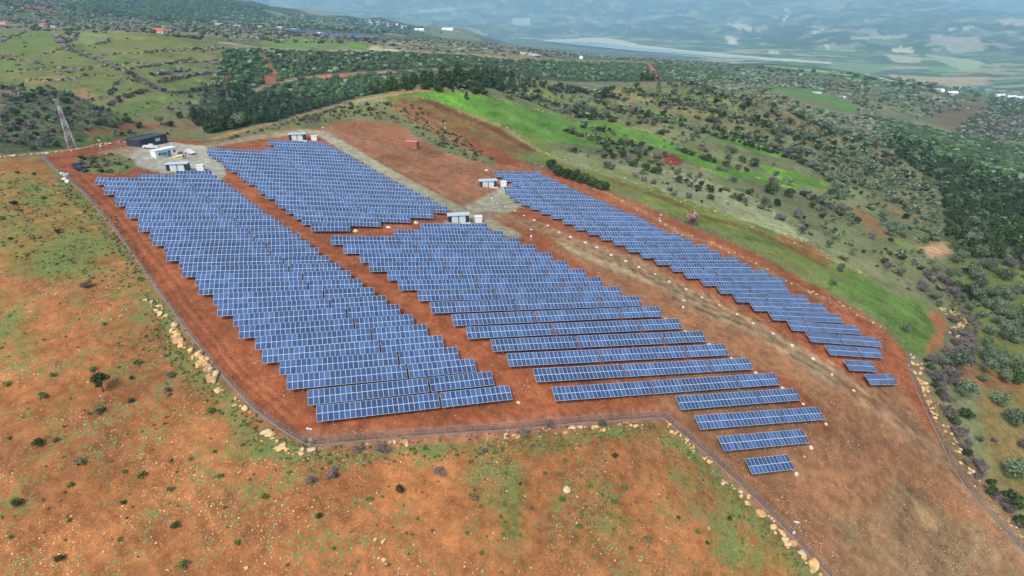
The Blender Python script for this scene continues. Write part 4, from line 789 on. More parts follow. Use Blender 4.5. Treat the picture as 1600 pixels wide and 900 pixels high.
LM = {'olive': leaf_mat('olive_leaves', C_(70, 88, 62), C_(126, 142, 112)), 'bush': leaf_mat('evergreen_leaves', C_(38, 54, 28), C_(76, 96, 48)), 'bare': leaf_mat('bare_twigs', C_(90, 80, 80), C_(134, 122, 116)),
      'pine': leaf_mat('pine_needles', C_(38, 58, 30), C_(78, 100, 50)), 'scrub': leaf_mat('scrub_leaves', C_(70, 80, 50), C_(124, 126, 92)), 'pink': leaf_mat('pale_blossom_twigs', C_(140, 116, 108), C_(184, 160, 150)), 'tuft': leaf_mat('grass_tuft', C_(62, 92, 36), C_(112, 138, 66))}
M_BARK = mat('bark', C_(92, 78, 64), .95, 0, .1, .2, 4); M_ROCK = mat('limestone', C_(204, 168, 114), .9, 0, .15, .28, 1.1, .3); M_ROCK2 = mat('grey_limestone', C_(190, 172, 140), .9, 0, .15, .3, 1.3, .3); M_ROCK3 = mat('earth_stained_limestone', C_(176, 138, 96), .9, 0, .15, .35, 1.3, .3)
def crown(nl, ls, seed, kind):
    """leaf-sized faces through lobes of a unit crown (radius 1, base at 0); returns V, F, tint"""
    r = np.random.default_rng(seed); nlobe = {'pine': 7, 'bare': 5}.get(kind, 8)
    if kind == 'pine': lc = np.array([[r.normal(0, .22 * (1 - k / 9)), r.normal(0, .22 * (1 - k / 9)), .35 + k * .26] for k in range(nlobe)]); lr = np.array([.72 - .075 * k for k in range(nlobe)])
    else: a = r.uniform(0, 6.28, nlobe); q = r.uniform(.15, .62, nlobe); lc = np.c_[np.cos(a) * q, np.sin(a) * q, r.uniform(.45, 1.05, nlobe)]; lr = r.uniform(.34, .58, nlobe)
    li = r.integers(0, nlobe, nl); dv = r.normal(size=(nl, 3)); dv /= np.linalg.norm(dv, axis=1)[:, None]; rad = r.uniform(.55, 1.08, nl) ** .6
    if kind == 'bare': rad = r.uniform(.1, 1.1, nl)
    c = lc[li] + dv * (lr[li] * rad)[:, None] * [1, 1, .85]; c[:, 2] = np.maximum(c[:, 2], .06 + .1 * r.random(nl))
    nrm = dv + r.normal(size=(nl, 3)) * .55; nrm /= np.linalg.norm(nrm, axis=1)[:, None]; h = np.where(abs(nrm[:, 2:3]) > .9, [[1., 0, 0]], [[0, 0, 1.]]); t1 = np.cross(nrm, h); t1 /= np.linalg.norm(t1, axis=1)[:, None]; t2 = np.cross(nrm, t1)
    sz = ls * r.uniform(.6, 1.35, nl)[:, None]; w = .16 if kind == 'bare' else .75
    V = np.stack([c - t1 * sz - t2 * sz * w, c + t1 * sz - t2 * sz * w * .7, c + t1 * sz * .8 + t2 * sz * w, c - t1 * sz * .9 + t2 * sz * w * .8], 1).reshape(-1, 3)
    Fq = np.arange(nl * 4).reshape(-1, 4); lob = r.uniform(-.22, .22, nlobe)[li]
    return V, Fq, np.clip(.45 + lob + r.normal(0, .2, nl), 0, 1)
def ico(sub, seed, amp=.25, sq=.8):
    import bmesh
    bm = bmesh.new(); bmesh.ops.create_icosphere(bm, subdivisions=sub, radius=1); r = np.random.default_rng(seed)
    V = np.array([v.co[:] for v in bm.verts]); Fq = np.array([[v.index for v in f.verts] for f in bm.faces]); bm.free(); ph = r.uniform(0, 6, 6)
    k = 1 + amp * (np.sin(V[:, 0] * 3 + ph[0]) * np.sin(V[:, 1] * 3.3 + ph[1]) + .6 * np.sin(V[:, 2] * 5 + ph[2] + V[:, 0] * 4)) + r.uniform(-amp, amp, len(V)) * .5
    V = V * k[:, None]; V[:, 2] *= sq; return V, Fq, r.uniform(.1, .9, len(Fq))
def trunk_mesh(h, r, seed):
    b = MB(); rs = random.Random(seed); top = Vector((rs.uniform(-.12, .12), rs.uniform(-.12, .12), h)); b.tube((0, 0, -.3), top, r, r * .7, 7)
    for k in range(4): a = rs.uniform(0, 6.28); b.tube(top * .9, top + Vector((math.cos(a) * h * .7, math.sin(a) * h * .7, h * rs.uniform(.5, .9))), r * .5, r * .2, 5)
    return b.mesh('trunk', M_BARK)
# crown radius, height scale, lift of the crown
SPEC = {'olive': (1000, .062, 1.0, .42), 'bush': (620, .08, .95, .0), 'bare': (700, .17, 1.0, .0), 'pine': (520, .1, 1.0, .35), 'scrub': (120, .2, .7, 0), 'pink': (700, .16, 1.15, .3), 'tuft': (150, .15, .7, 0)}
NEAR = {}
for kd, (nl, ls, hs, lift) in SPEC.items():
    NEAR[kd] = []
    for s in range(3):
        V_, F_, T_ = crown(nl, ls, 100 + s * 7 + len(kd), kd); V_ = V_ * [1, 1, hs]; V_[:, 2] += lift; NEAR[kd].append(npmesh('crown', V_, F_, LM[kd], {'tint': ('FACE', 'FLOAT', T_)}))
TRUNK = [trunk_mesh(.62, .1, s) for s in range(3)]
FARQ = {kd: [crown(46 if kd not in ('tuft',) else 26, .27 if kd != 'bare' else .34, 300 + s, kd) for s in range(4)] for kd in SPEC}
FARI = {kd: [ico(1, 400 + s, .3, 1.0 if kd == 'pine' else .75) for s in range(4)] for kd in SPEC}
NOUN = {'olive': ('olive_tree', 'tree'), 'bush': ('evergreen_bush', 'bush'), 'bare': ('bare_shrub', 'shrub'), 'pine': ('pine_tree', 'tree'), 'scrub': ('scrub_bush', 'bush'), 'pink': ('bare_tree', 'tree'), 'tuft': ('green_shrub', 'shrub')}
def plant(kd, x, y, r, label, grp=None, h=1.0):
    z = ground(x, y); M = Matrix.Translation((x, y, z)) @ Matrix.Rotation(random.uniform(0, 6.28), 4, 'Z') @ Matrix.Diagonal((r, r * random.uniform(.88, 1.1), r * h * random.uniform(.9, 1.1), 1))
    nm, cat = NOUN[kd]; me = random.choice(NEAR[kd])
    if kd in ('olive', 'pine', 'pink'):
        t = empty(nm, M, label, cat, grp); link('crown', me, t); link('trunk', random.choice(TRUNK), t); return t
    t = link(nm, me); t.matrix_world = M; return tag(t, label, cat, grp)
placed = []      # (kind, x, y, r, region)
def inview(x, y, z, m=330):
    zc = y * math.cos(PITCH) - z * math.sin(PITCH); yc = -y * math.sin(PITCH) - z * math.cos(PITCH)
    zc = np.maximum(zc, 1); return (zc > 5) & (abs(F * x / zc) < 800 + m) & (abs(F * yc / zc) < 520)
def visible(x, y, z, r):
    """is the plant's top seen from the camera over the ground in between? (plants nothing is seen of are left out)"""
    vis = np.ones(len(x), bool)
    for t in np.linspace(.3, .985, 40): vis &= height(x * t, y * t) < (z + r * 2.2) * t + 3.0
    return vis
KEEP = []       # polygons kept free of scattered plants (farm, crops, yards)
_a, _b = survey([(905, 188), (1240, 285)])[:, :2]; SD = (_b - _a) / np.hypot(*(_b - _a))      # the terraces' own direction
def scatter(px, kinds, per_ha, rr, region, clump=.5, cs=40., keep=True, seed=0, along=1.0):
    P = wpoly(px, 10); P_ = np.array(P); x0, y0 = P_.min(0); x1, y1 = P_.max(0); A_ = (x1 - x0) * (y1 - y0) / 1e4; r = np.random.default_rng(1000 + seed)
    N_ = int(min(A_ * per_ha, 400000)); x = r.uniform(x0, x1, N_); y = r.uniform(y0, y1, N_); m = inpoly(x, y, P)
    xa = (x * SD[0] + y * SD[1]) / along; ya = -x * SD[1] + y * SD[0]; cn = fbm(xa / cs, ya / cs, 500 + seed, 3); m &= cn * clump + r.random(N_) * (1 - clump) > .5 * clump
    if keep:
        for K_ in KEEP:
            xs = np.where(m)[0]; m[xs[inpoly(x[xs], y[xs], K_)]] = False
    x, y = x[m], y[m]; z = height(x, y); v = inview(x, y, z) ; x, y, z = x[v], y[v], z[v]; R_ = rr[0] * .75 + (rr[1] * 1.15 - rr[0] * .75) * r.random(len(x)) ** 1.6; v = visible(x, y, z, R_); x, y, R_ = x[v], y[v], R_[v]
    kk = r.choice(len(kinds), len(x), p=np.array([w for _, w in kinds]) / sum(w for _, w in kinds))
    for a, b, c, k in zip(x, y, R_, kk): placed.append((kinds[k][0], a, b, c, region))
def rowplants(px, kinds, step, rr, region, wid=1.5, seed=0):
    r = random.Random(seed); P = survey(dens(px, False, 8))
    for a, b in zip(P, P[1:]):
        L = math.hypot(*(b - a)[:2])
        if L > 250: continue
        k = L / step; k = int(k) + (r.random() < k % 1)
        for _ in range(k): t = r.random(); q = a + (b - a) * t; placed.append((r.choice(kinds), q[0] + r.uniform(-wid, wid), q[1] + r.uniform(-wid, wid), r.uniform(*rr), region))
GREENS = [[(632,146),(660,139),(700,141),(760,150),(830,166),(905,190),(960,215),(1000,232),(950,232),(900,225),(860,222),(838,214),(800,202),(730,176),(680,158)],[(905,188),(950,190),(1010,205),(1080,232),(1150,260),(1240,285),(1262,300),(1210,290),(1130,278),(1080,255),(1030,230),(960,212)],[(985,167),(1030,175),(1080,195),(1140,215),(1200,228),(1240,250),(1180,238),(1120,218),(1050,190)],MEADOW]
KEEP = [wpoly(g) for g in GREENS + [[(985,165),(1030,172),(1080,192),(1140,212),(1200,226),(1245,242),(1215,256),(1160,240),(1100,224),(1040,196)],[(1175,252),(1240,264),(1305,290),(1290,304),(1210,290)],[(1200,135),(1260,138),(1330,158),(1348,182),(1300,176),(1240,158)]]] + [wpoly(AREA_IN)] + [wpoly(g) for g in ([(362,160),(366,154),(410,132),(470,118),(560,111),(680,105),(760,105),(800,108),(800,111),(760,109),(680,111),(560,117),(470,125),(410,139)],
    [(403,80),(412,82),(424,99),(436,116),(434,128),(412,133),(412,118),(424,114)],[(1004,95),(1015,96),(1036,124),(1024,126)],[(350,120),(358,100),(354,142),(345,146)],
    [(1428,388),(1470,374),(1505,378),(1498,396),(1455,404)],[(1330,320),(1372,345),(1392,372),(1370,378),(1330,345)])]
# heath beside and above the farm
HE = [[(335,222),(420,198),(500,176),(560,160),(640,158),(700,190),(705,206),(640,196),(560,180),(500,192),(430,203),(345,220)],[(640,198),(700,202),(740,225),(775,248),(765,258),(700,238),(655,214)],[(125,246),(180,242),(205,248),(210,260),(190,270),(150,270),(122,262)]]
for k, g in enumerate(HE): scatter(g, [('scrub', 5), ('bush', 1), ('bare', 1.5)], 1500 if k < 2 else 1500, (.5, 1.2), 'heath', .5, 12, False, k)
# left ravine, terraces
LRAV = [(0,135),(60,130),(110,150),(180,182),(240,206),(215,206),(150,222),(90,233),(0,238)]
scatter(LRAV, [('bush', 5), ('bare', 3), ('olive', 1.5)], 260, (1.4, 3.0), 'ravine', .35, 30, True, 11)
scatter([(180,182),(240,160),(300,140),(345,115),(360,160),(330,206),(262,212),(225,204)], [('olive', 3), ('bush', 3), ('bare', 3)], 110, (1.3, 2.8), 'ravine', .6, 40, True, 12)
scatter([(0,55),(340,60),(345,110),(240,155),(170,180),(60,130),(0,135)], [('scrub', 4), ('bush', 1), ('bare', 1)], 26, (.6, 1.4), 'terraces', .7, 50, True, 13)
for k, (ln, st_, r_) in enumerate([([(88,55),(100,75),(130,85),(165,98),(195,112),(225,128),(245,140),(262,146)], 1.5, (1.6, 2.6)),([(120,52),(115,62),(95,68)], 2, (1.5, 2.5)),([(205,108),(250,100),(300,93)], 2.6, (1.2, 2.0)),([(235,120),(270,112),(300,110)], 2.2, (1.5, 2.3)),([(250,130),(290,120),(330,113)], 1.8, (1.6, 2.5)),([(265,148),(300,145),(335,135)], 2.0, (1.6, 2.6)),([(170,166),(200,152),(228,144)], 2.2, (1.5, 2.4)),([(140,160),(170,152),(190,124),(230,134)], 3.4, (1.2, 2.0)),([(145,70),(175,64)], 2.4, (1.4, 2.2)),([(225,82),(260,78),(340,75)], 5, (1.2, 2.2)),([(0,88),(20,88)], 2, (1.5, 2.2)),([(95,48),(115,56)], 1.8, (1.8, 2.6)),([(330,95),(345,110),(335,130),(345,150)], 2.2, (1.6, 2.6))]):
    rowplants(ln, ['bare', 'bare', 'bare', 'bush'] if k not in (11,) else ['bush'], st_, r_, 'hedgerow', 1.6, k)
rowplants([(260,56),(300,60),(312,61)], ['bush'], 3, (2, 3), 'hedgerow', 2, 70)
# the forested ravine side
FA = [(352,78),(420,79),(500,82),(620,84),(720,88),(800,95),(900,98),(1000,100),(1100,106),(1150,118),(1110,126),(900,126),(800,110),(760,106),(680,105),(560,111),(480,118),(440,126),(410,134),(366,156),(340,150),(335,120)]
FB = [(366,162),(410,140),(470,126),(560,119),(680,113),(780,114),(860,128),(760,136),(700,134),(640,140),(560,152),(500,168),(440,185),(400,194),(330,212),(300,190)]
scatter(FA, [('bush', 5), ('olive', 1), ('pine', 3)], 520, (1.8, 3.2), 'forest', .25, 30, True, 21)
scatter(FB, [('bush', 4), ('olive', .6), ('pine', 5)], 560, (1.8, 3.2), 'forest', .2, 30, True, 22)
rowplants([(340,208),(400,192),(440,183),(500,166),(560,151),(640,139),(700,134),(760,137),(830,142)], ['pine', 'pine', 'bush'], 2.2, (1.8, 3.0), 'forest', 5, 23)
rowplants([(640,138),(760,136),(880,140),(960,150)], ['bush'], 2.2, (1.8, 3.0), 'forest', 6, 24)
# far uplands on the left
scatter([(0,10),(120,20),(300,35),(420,30),(560,60),(640,66),(400,70),(330,60),(0,45)], [('bush', 3), ('bare', 2), ('olive', 1)], 55, (1.8, 3.6), 'upland', .75, 90, True, 31)
scatter([(560,60),(700,62),(850,75),(1000,84),(1140,100),(1150,112),(1000,96),(880,90),(700,82),(600,76)], [('bush', 3), ('bare', 2), ('olive', 2)], 60, (1.6, 3.2), 'upland', .6, 60, True, 32)
scatter([(110,-5),(420,-5),(420,26),(300,36),(180,26),(100,14)], [('bush', 4), ('pine', 2)], 75, (2.5, 5), 'upland', .4, 120, True, 34)
scatter([(0,-5),(120,-5),(120,14),(0,22)], [('bush', 3), ('bare', 2)], 45, (2.5, 4.5), 'upland', .6, 120, True, 36)
scatter([(330,8),(420,20),(540,28),(640,38),(700,52),(600,54),(470,44),(340,34)], [('bush', 4), ('olive', 2)], 22, (3, 6), 'upland', .7, 160, True, 35)
rowplants([(612,67),(660,71),(720,77),(780,84)], ['olive'], 6, (2.5, 3.5), 'upland', 12, 33)
# right side: terraces, thickets and groves
RA = [(780,150),(850,140),(1000,135),(1150,128),(1250,140),(1380,180),(1440,210),(1480,300),(1450,300),(1300,290),(1240,285),(1150,255),(1000,200),(900,185),(840,165)]
scatter(RA, [('olive', 3), ('bush', 3), ('scrub', 3), ('bare', 1.5)], 420, (1.0, 2.8), 'right terraces', .85, 16, True, 41, 4.0)
RB = [(840,215),(900,235),(960,235),(1060,262),(1160,300),(1250,325),(1290,380),(1340,418),(1250,376),(1150,340),(1060,312),(980,280),(900,250)]
scatter(RB, [('bare', 4), ('scrub', 4), ('bush', 3), ('olive', 1)], 300, (.8, 2.1), 'right thickets', .85, 9, True, 42, 3.5)
RC = [(1250,290),(1300,300),(1380,370),(1430,390),(1470,420),(1480,460),(1500,520),(1480,500),(1440,470),(1390,430),(1330,400),(1290,370)]
scatter(RC, [('olive', 4), ('scrub', 4), ('bush', 2), ('bare', 2)], 420, (.9, 1.9), 'right slope', .6, 12, True, 43, 3.0)
RD = [(1250,240),(1350,230),(1460,300),(1480,380),(1440,385),(1400,370),(1340,330),(1290,295)]
scatter(RD, [('olive', 6), ('scrub', 2), ('bush', 1)], 300, (1.5, 2.5), 'right slope', .35, 30, True, 44)
RE_ = [(1350,180),(1500,210),(1600,230),(1900,260),(1900,430),(1500,405),(1480,380),(1470,300),(1400,240)]
scatter(RE_, [('bush', 6), ('olive', 1.2), ('pine', 4)], 480, (1.7, 3.2), 'right forest', .3, 40, True, 45)
RF = [(1380,165),(1480,215),(1560,150),(1850,160),(1850,240),(1500,215),(1430,190)]
scatter(RF, [('bush', 5), ('bare', 2), ('olive', 1)], 260, (2.0, 3.4), 'right forest', .3, 60, True, 46)
RG = [(1490,405),(1600,410),(1900,430),(1900,780),(1760,760),(1640,640),(1560,590),(1530,560),(1500,480)]
scatter(RG, [('olive', 8), ('bush', 1), ('bare', .6)], 290, (1.7, 2.9), 'grove', .2, 30, True, 47)
rowplants([(1452,560),(1470,610),(1490,660),(1510,710),(1540,760),(1590,810),(1620,840)], ['bare', 'bare', 'bare', 'bush'], .9, (.8, 1.7), 'thicket by the right fence', 2.2, 48)
rowplants([(1460,430),(1490,470),(1510,500),(1510,540),(1490,560),(1470,590)], ['bare'], .8, (1.0, 2.0), 'thicket by the right fence', 4.0, 49)
for k, ln in enumerate(([(960,172),(1060,196),(1150,222),(1240,250),(1300,278)],[(1000,148),(1100,172),(1200,198),(1300,232)],[(800,149),(841,154),(862,164),(905,178)],[(712,140),(735,143),(756,147)],[(1060,236),(1110,252),(1160,268)],[(900,196),(930,204),(960,206)],[(920,214),(960,226),(1010,236)],[(1120,205),(1200,228),(1250,248)],[(930,160),(1010,180),(1070,190)],[(1240,300),(1290,322),(1340,350)],[(880,205),(930,222),(990,240),(1030,248)])):
    rowplants(ln, ['bush', 'bush', 'olive', 'bare'], 1.5, (1.0, 2.4), 'right terraces', 2.2, 90 + k)
for k, ln in enumerate(TERR): rowplants(ln, ['bush', 'bare', 'bare', 'scrub'], 3.0, (.8, 2.0), 'terraces', 2.0, 110 + k)
# valley woods
scatter([(1040,112),(1150,116),(1300,125),(1420,150),(1560,160),(1440,188),(1380,178),(1250,142),(1150,130),(1050,127)], [('olive', 3), ('bush', 4), ('bare', 1)], 110, (1.8, 3.4), 'right forest', .75, 70, True, 53)
scatter([(1150,118),(1300,120),(1420,160),(1560,150),(1640,160),(1500,135),(1300,112),(1150,104)], [('bush', 3), ('olive', 3)], 22, (3, 6), 'valley', .7, 160, True, 51)
# plants one can tell apart, at their own places
def nat(kd, u, v, w, label, grp=None, h=1.0):
    p = gpt(u, v); lam = p.y * math.cos(PITCH) - (p.z - CAMZ) * math.sin(PITCH); return plant(kd, p.x, p.y, w / 2 / F * lam, label, grp, h)
lt = nat('olive', 161, 612, 30, 'lone dark tree with pale trunk in the orange field', h=1.25); lt.children[0].data = NEAR['bush'][1]; lt.children[0].location.z = .5; nat('pink', 1081, 352, 23, 'leafless pinkish tree on the meadow beyond the right block'); nat('pine', 729, 156, 10, 'lone young tree near the right edge of the bright green crop'); nat('pine', 707.5, 144, 8, 'dark round tree on the upper edge of the bright green crop')
nat('olive', 1414, 518, 17, 'single olive tree in the near end of the green meadow'); nat('tuft', 1298, 445, 10, 'small green tree near the fence at the meadow edge'); nat('olive', 1314, 425, 16, 'grey green tree at the lower end of the ploughed strip'); nat('olive', 1302, 446, 14, 'round tree on the meadow beyond the lower right block')
HB = [((X / 4 + 800), (Y / 4 + 225 + 8), 25) for X, Y in ((240, 130), (290, 165), (340, 180), (395, 195), (450, 215), (500, 240), (560, 252))]
for k, (u_, v_, w) in enumerate(HB): nat('bush', u_, v_, w, ['leftmost', 'second', 'third', 'fourth', 'fifth', 'sixth', 'rightmost'][k] + ' bush of the dark hedge behind the right block', 'dark hedge behind the right block')
Z = lambda X, Y: (880 + X / 4.444, 130 + Y / 4.444)
for X, Y, w in ((490, 580, 18), (570, 610, 18), (650, 630, 20), (800, 690, 16), (860, 700, 12), (930, 745, 14), (1020, 760, 16), (1220, 820, 12), (300, 465, 14), (410, 515, 16), (350, 525, 14), (280, 520, 12), (530, 520, 10), (1110, 380, 14), (1300, 435, 14), (690, 225, 10), (710, 205, 7), (1440, 770, 24), (1560, 790, 18), (250, 410, 12), (310, 410, 12), (400, 430, 12), (470, 430, 12), (540, 450, 12), (600, 470, 12), (180, 380, 10), (1190, 365, 9), (150, 200, 12), (200, 205, 10), (40, 190, 12), (80, 195, 10), (1000, 270, 8), (1050, 265, 8), (1340, 550, 0)):
    if w: p = gpt(*Z(X, Y)); placed.append(('bush', p.x, p.y, w / 2 / F * math.hypot(p.y, p.z - CAMZ) , 'right thickets'))
for X, Y, w in ((790, 640, 14), (950, 655, 13), (1080, 605, 13), (1130, 620, 10), (1180, 685, 15), (1450, 700, 20), (1400, 840, 16), (630, 700, 14), (560, 680, 12), (300, 590, 16), (340, 600, 12), (500, 650, 14), (700, 510, 14), (680, 570, 12), (880, 720, 14), (740, 750, 12), (770, 780, 12), (870, 800, 12)):
    p = gpt(*Z(X, Y)); placed.append(('bare', p.x, p.y, w / 2 / F * math.hypot(p.y, p.z - CAMZ), 'right thickets'))
for X, Y, w in ((285, 310, 8), (350, 360, 11), (755, 430, 8), (700, 450, 7), (700, 408, 5), (1310, 580, 11), (1475, 665, 12), (1570, 710, 12), (1530, 690, 9), (920, 380, 14), (890, 400, 12), (430, 390, 8)):
    p = gpt(*Z(X, Y)); placed.append(('olive', p.x, p.y, w / 2 / F * math.hypot(p.y, p.z - CAMZ), 'right thickets'))
for X, Y, w in ((430,620,150),(330,600,90),(465,810,150),(625,640,120),(605,705,80),(750,705,100),(715,865,130),(660,385,100),(770,375,110),(650,525,90),(540,510,80),(630,465,90),(790,260,120),(720,95,90),(595,50,90),(650,95,70),(680,120,60),(640,190,80),(800,160,90),(840,105,90),(760,200,90),(870,420,90),(850,630,110),(690,580,110),(770,540,80),(700,300,80),(780,320,70),(880,250,70),(850,330,80),(860,50,60),(740,620,80),(870,690,70)):
    p = gpt(1400 + X / 4.5, 440 + Y / 4.5); placed.append(('olive', p.x, p.y, w / 4.5 / 2 / F * math.hypot(p.y, p.z - CAMZ), 'grove'))
for u_, v_, w, kd in ((1580,745,42,'olive'),(1582,792,38,'bush'),(1594,822,26,'bush'),(1585,665,34,'olive'),(1508,655,26,'bush'),(1598,700,20,'bare'),(1570,630,16,'bare'),(1530,690,14,'bare'),(1552,690,12,'bare'),(1495,455,28,'bush'),(1512,460,24,'bush'),(1480,440,20,'olive'),(1405,365,18,'olive'),(1388,368,20,'olive'),(1413,372,16,'olive')):
    p = gpt(u_, v_); placed.append((kd, p.x, p.y, w / 2 / F * math.hypot(p.y, p.z - CAMZ), 'grove'))
# tufts and dry herbs of the orange field
FLD = [(-300,262),(60,262),(150,350),(235,465),(330,610),(470,712),(640,700),(800,690),(1030,668),(1150,780),(1260,895),(1260,960),(-300,960)]
scatter(FLD, [('tuft', 3), ('scrub', 2)], 1500, (.1, .3), 'field', .85, 9, False, 61)
for k, ln in enumerate(([(232,470),(300,585),(390,675),(480,716),(640,704),(800,694),(1010,672),(1070,704),(1160,795),(1255,895)], [(90,285),(170,350),(235,450)])): rowplants(ln, ['tuft', 'tuft', 'scrub'], .24, (.12, .42), 'field', 2.2, 62 + k)
for k, P_c in enumerate(([(-20,300),(30,275),(120,300),(190,380),(230,430),(200,450),(60,420),(-20,380)],[(770,690),(800,740),(830,840),(760,850),(740,760)],[(940,760),(1010,790),(1000,850),(900,850),(880,800)],[(1060,690),(1120,760),(1180,850),(1130,850),(1070,760)],[(170,520),(270,505),(310,530),(250,550),(180,545)])): scatter(P_c, [('tuft', 5), ('scrub', 2)], 6500, (.12, .38), 'field', .8, 5, False, 65 + k)
# small shrubs of the orange field
rs = random.Random(9)
for u_, v_, w in [(23,317,14),(31,327,12),(54,295,8),(14,283,7),(68,308,12),(70,336,10),(100,318,10),(92,362,12),(125,355,10),(51,370,12),(60,370,10),(17,372,9),(2,340,14),(28,270,7),(54,272,7),(98,400,8),(13,492,10),(10,598,16),(83,585,14),(67,617,18),(145,575,16),(215,565,16),(205,590,9),(270,583,14),(262,615,12),(330,640,18),(260,650,8),(205,625,12),(163,505,10),(155,640,20),(140,645,10),(60,692,20),(88,686,12),(125,720,20),(195,737,11),(222,740,18),(110,757,14),(30,785,20),(22,780,14),(193,785,10),(275,820,16),(108,812,10),(17,838,11),(187,842,11),(95,872,15),(285,880,22),(345,742,12),(267,719,10),(298,716,8),(335,704,10),(352,792,8),(370,846,14),(267,763,14),(15,683,10),(100,785,0),
    (452,737,10),(485,733,8),(525,743,9),(413,775,14),(500,805,14),(580,778,10),(597,775,6),(625,765,18),(652,809,8),(522,856,8),(607,882,8),(450,882,8),(752,863,10),(730,832,8),(740,775,18),(760,710,0),(664,700,10),(735,720,9),(884,718,11),(851,738,9),(812,755,8),(878,778,14),(920,758,12),(975,760,16),(830,793,9),(904,820,12),(1012,840,14),(994,784,8),(1035,705,10),(960,712,10),(985,856,8),(1060,808,8),(860,844,8),(1090,830,10),(1105,848,9),(1135,835,8),(932,872,9),(1140,810,9)]:
    if w:
        p = gpt(u_, v_ + w * .25); lam = math.hypot(p.y, p.z - CAMZ); kd = rs.choice(['tuft', 'tuft', 'scrub', 'bush']) if w > 6 else 'tuft'
        placed.append((kd, p.x, p.y, w / 2.3 / F * lam, 'field'))
for u_, v_, w in ((598,705,28),(560,705,20),(686,740,24),(520,745,24),(485,755,20),(756,708,12),(135,450,22),(265,590,16),(262,612,14),(860,668,18),(820,680,20),(940,665,16)):
    p = gpt(u_, v_); placed.append(('bare', p.x, p.y, w / 2.2 / F * math.hypot(p.y, p.z - CAMZ), 'field'))
# the largest of each kind become single plants, the rest one mass per kind
REGL = {'grove': 'in the grove beyond the right fence', 'right thickets': 'among the thickets right of the farm', 'right slope': 'on the slope right of the farm', 'right forest': 'in the wood on the right', 'right terraces': 'between the green terraces on the right', 'heath': 'on the heath above the farm', 'ravine': 'in the ravine at the upper left', 'terraces': 'on the green terraces at the upper left', 'hedgerow': 'in the hedgerows of the left terraces', 'forest': 'on the forested ravine side behind the farm', 'upland': 'on the uplands beyond the ravine', 'thicket by the right fence': 'in the thicket by the right fence', 'valley': 'in the far valley', 'field': 'in the orange field outside the fence'}
ADJ = {'olive': 'grey green olive tree', 'bush': 'dark evergreen bush', 'bare': 'leafless greyish shrub', 'pine': 'mid green pine tree', 'scrub': 'low pale scrub bush', 'pink': 'bare tree', 'tuft': 'small bright green shrub'}
MASS = {'olive': 'olive_wood', 'bush': 'evergreen_wood', 'bare': 'leafless_thicket', 'pine': 'pine_wood', 'scrub': 'scrub', 'tuft': 'green_tufts'}
LIM = {'olive': 240, 'bush': 250, 'bare': 240, 'pine': 150, 'scrub': 200, 'tuft': 120}
print('plants', {k: sum(p[0] == k for p in placed) for k in SPEC})
for kd in MASS:
    L_ = [p for p in placed if p[0] == kd]; L_.sort(key=lambda p: -p[3] / math.hypot(p[1], p[2])); R_ = random.Random(3)
    for k_, x, y, r_, reg in L_[:LIM[kd]]: plant(kd, x, y, r_, ADJ[kd] + ' ' + REGL[reg], ADJ[kd] + 's ' + REGL[reg], R_.uniform(.85, 1.2))
    rest = L_[LIM[kd]:]
    if not rest: continue
    A4 = np.array([(x, y, r_) for _, x, y, r_, _ in rest]); zz = height(A4[:, 0], A4[:, 1]) + CAMZ; dist = np.hypot(A4[:, 0], A4[:, 1]); rg = np.random.default_rng(5); Vs, Fs3, Fs4, T3, T4, off = [], [], [], [], [], 0
    for lod, sel in ((0, dist < 620), (1, dist >= 620)):
        tmpl = (FARQ if lod == 0 else FARI)[kd]; pick = rg.integers(0, len(tmpl), len(A4)); hs, lift = SPEC[kd][2:]
        for ti, (V0, F0, T0) in enumerate(tmpl):
            idx = np.where(sel & (pick == ti))[0]
            if not len(idx): continue
            a = rg.uniform(0, 6.28, len(idx)); s = A4[idx, 2]; c_, s_ = np.cos(a), np.sin(a); hz = rg.uniform(.85, 1.2, len(idx)) * s
            Vx = (V0[None, :, 0] * c_[:, None] - V0[None, :, 1] * s_[:, None]) * s[:, None] + A4[idx, 0][:, None]; Vy = (V0[None, :, 0] * s_[:, None] + V0[None, :, 1] * c_[:, None]) * s[:, None] + A4[idx, 1][:, None]
            Vz = (V0[None, :, 2] * hs + (lift if lod == 0 else .55)) * hz[:, None] + zz[idx][:, None]
            Vs.append(np.stack([Vx, Vy, Vz], -1).reshape(-1, 3)); Ff = (F0[None] + (np.arange(len(idx)) * len(V0))[:, None, None] + off).reshape(-1, F0.shape[1]); off += len(idx) * len(V0)
            
            tv = (T0[None] * .75 + rg.uniform(-.3, .3, len(idx))[:, None]).ravel()
            (Fs3 if F0.shape[1] == 3 else Fs4).append(Ff); (T3 if F0.shape[1] == 3 else T4).append(tv)
    Fl = ([np.concatenate(Fs4)] if Fs4 else []) + ([np.concatenate(Fs3)] if Fs3 else []); Tl = np.concatenate(T4 + T3)
    me = npmesh(MASS[kd], np.concatenate(Vs), Fl, LM[kd], {'tint': ('FACE', 'FLOAT', np.clip(Tl, 0, 1))}); tag(link(MASS[kd], me), kind='stuff')
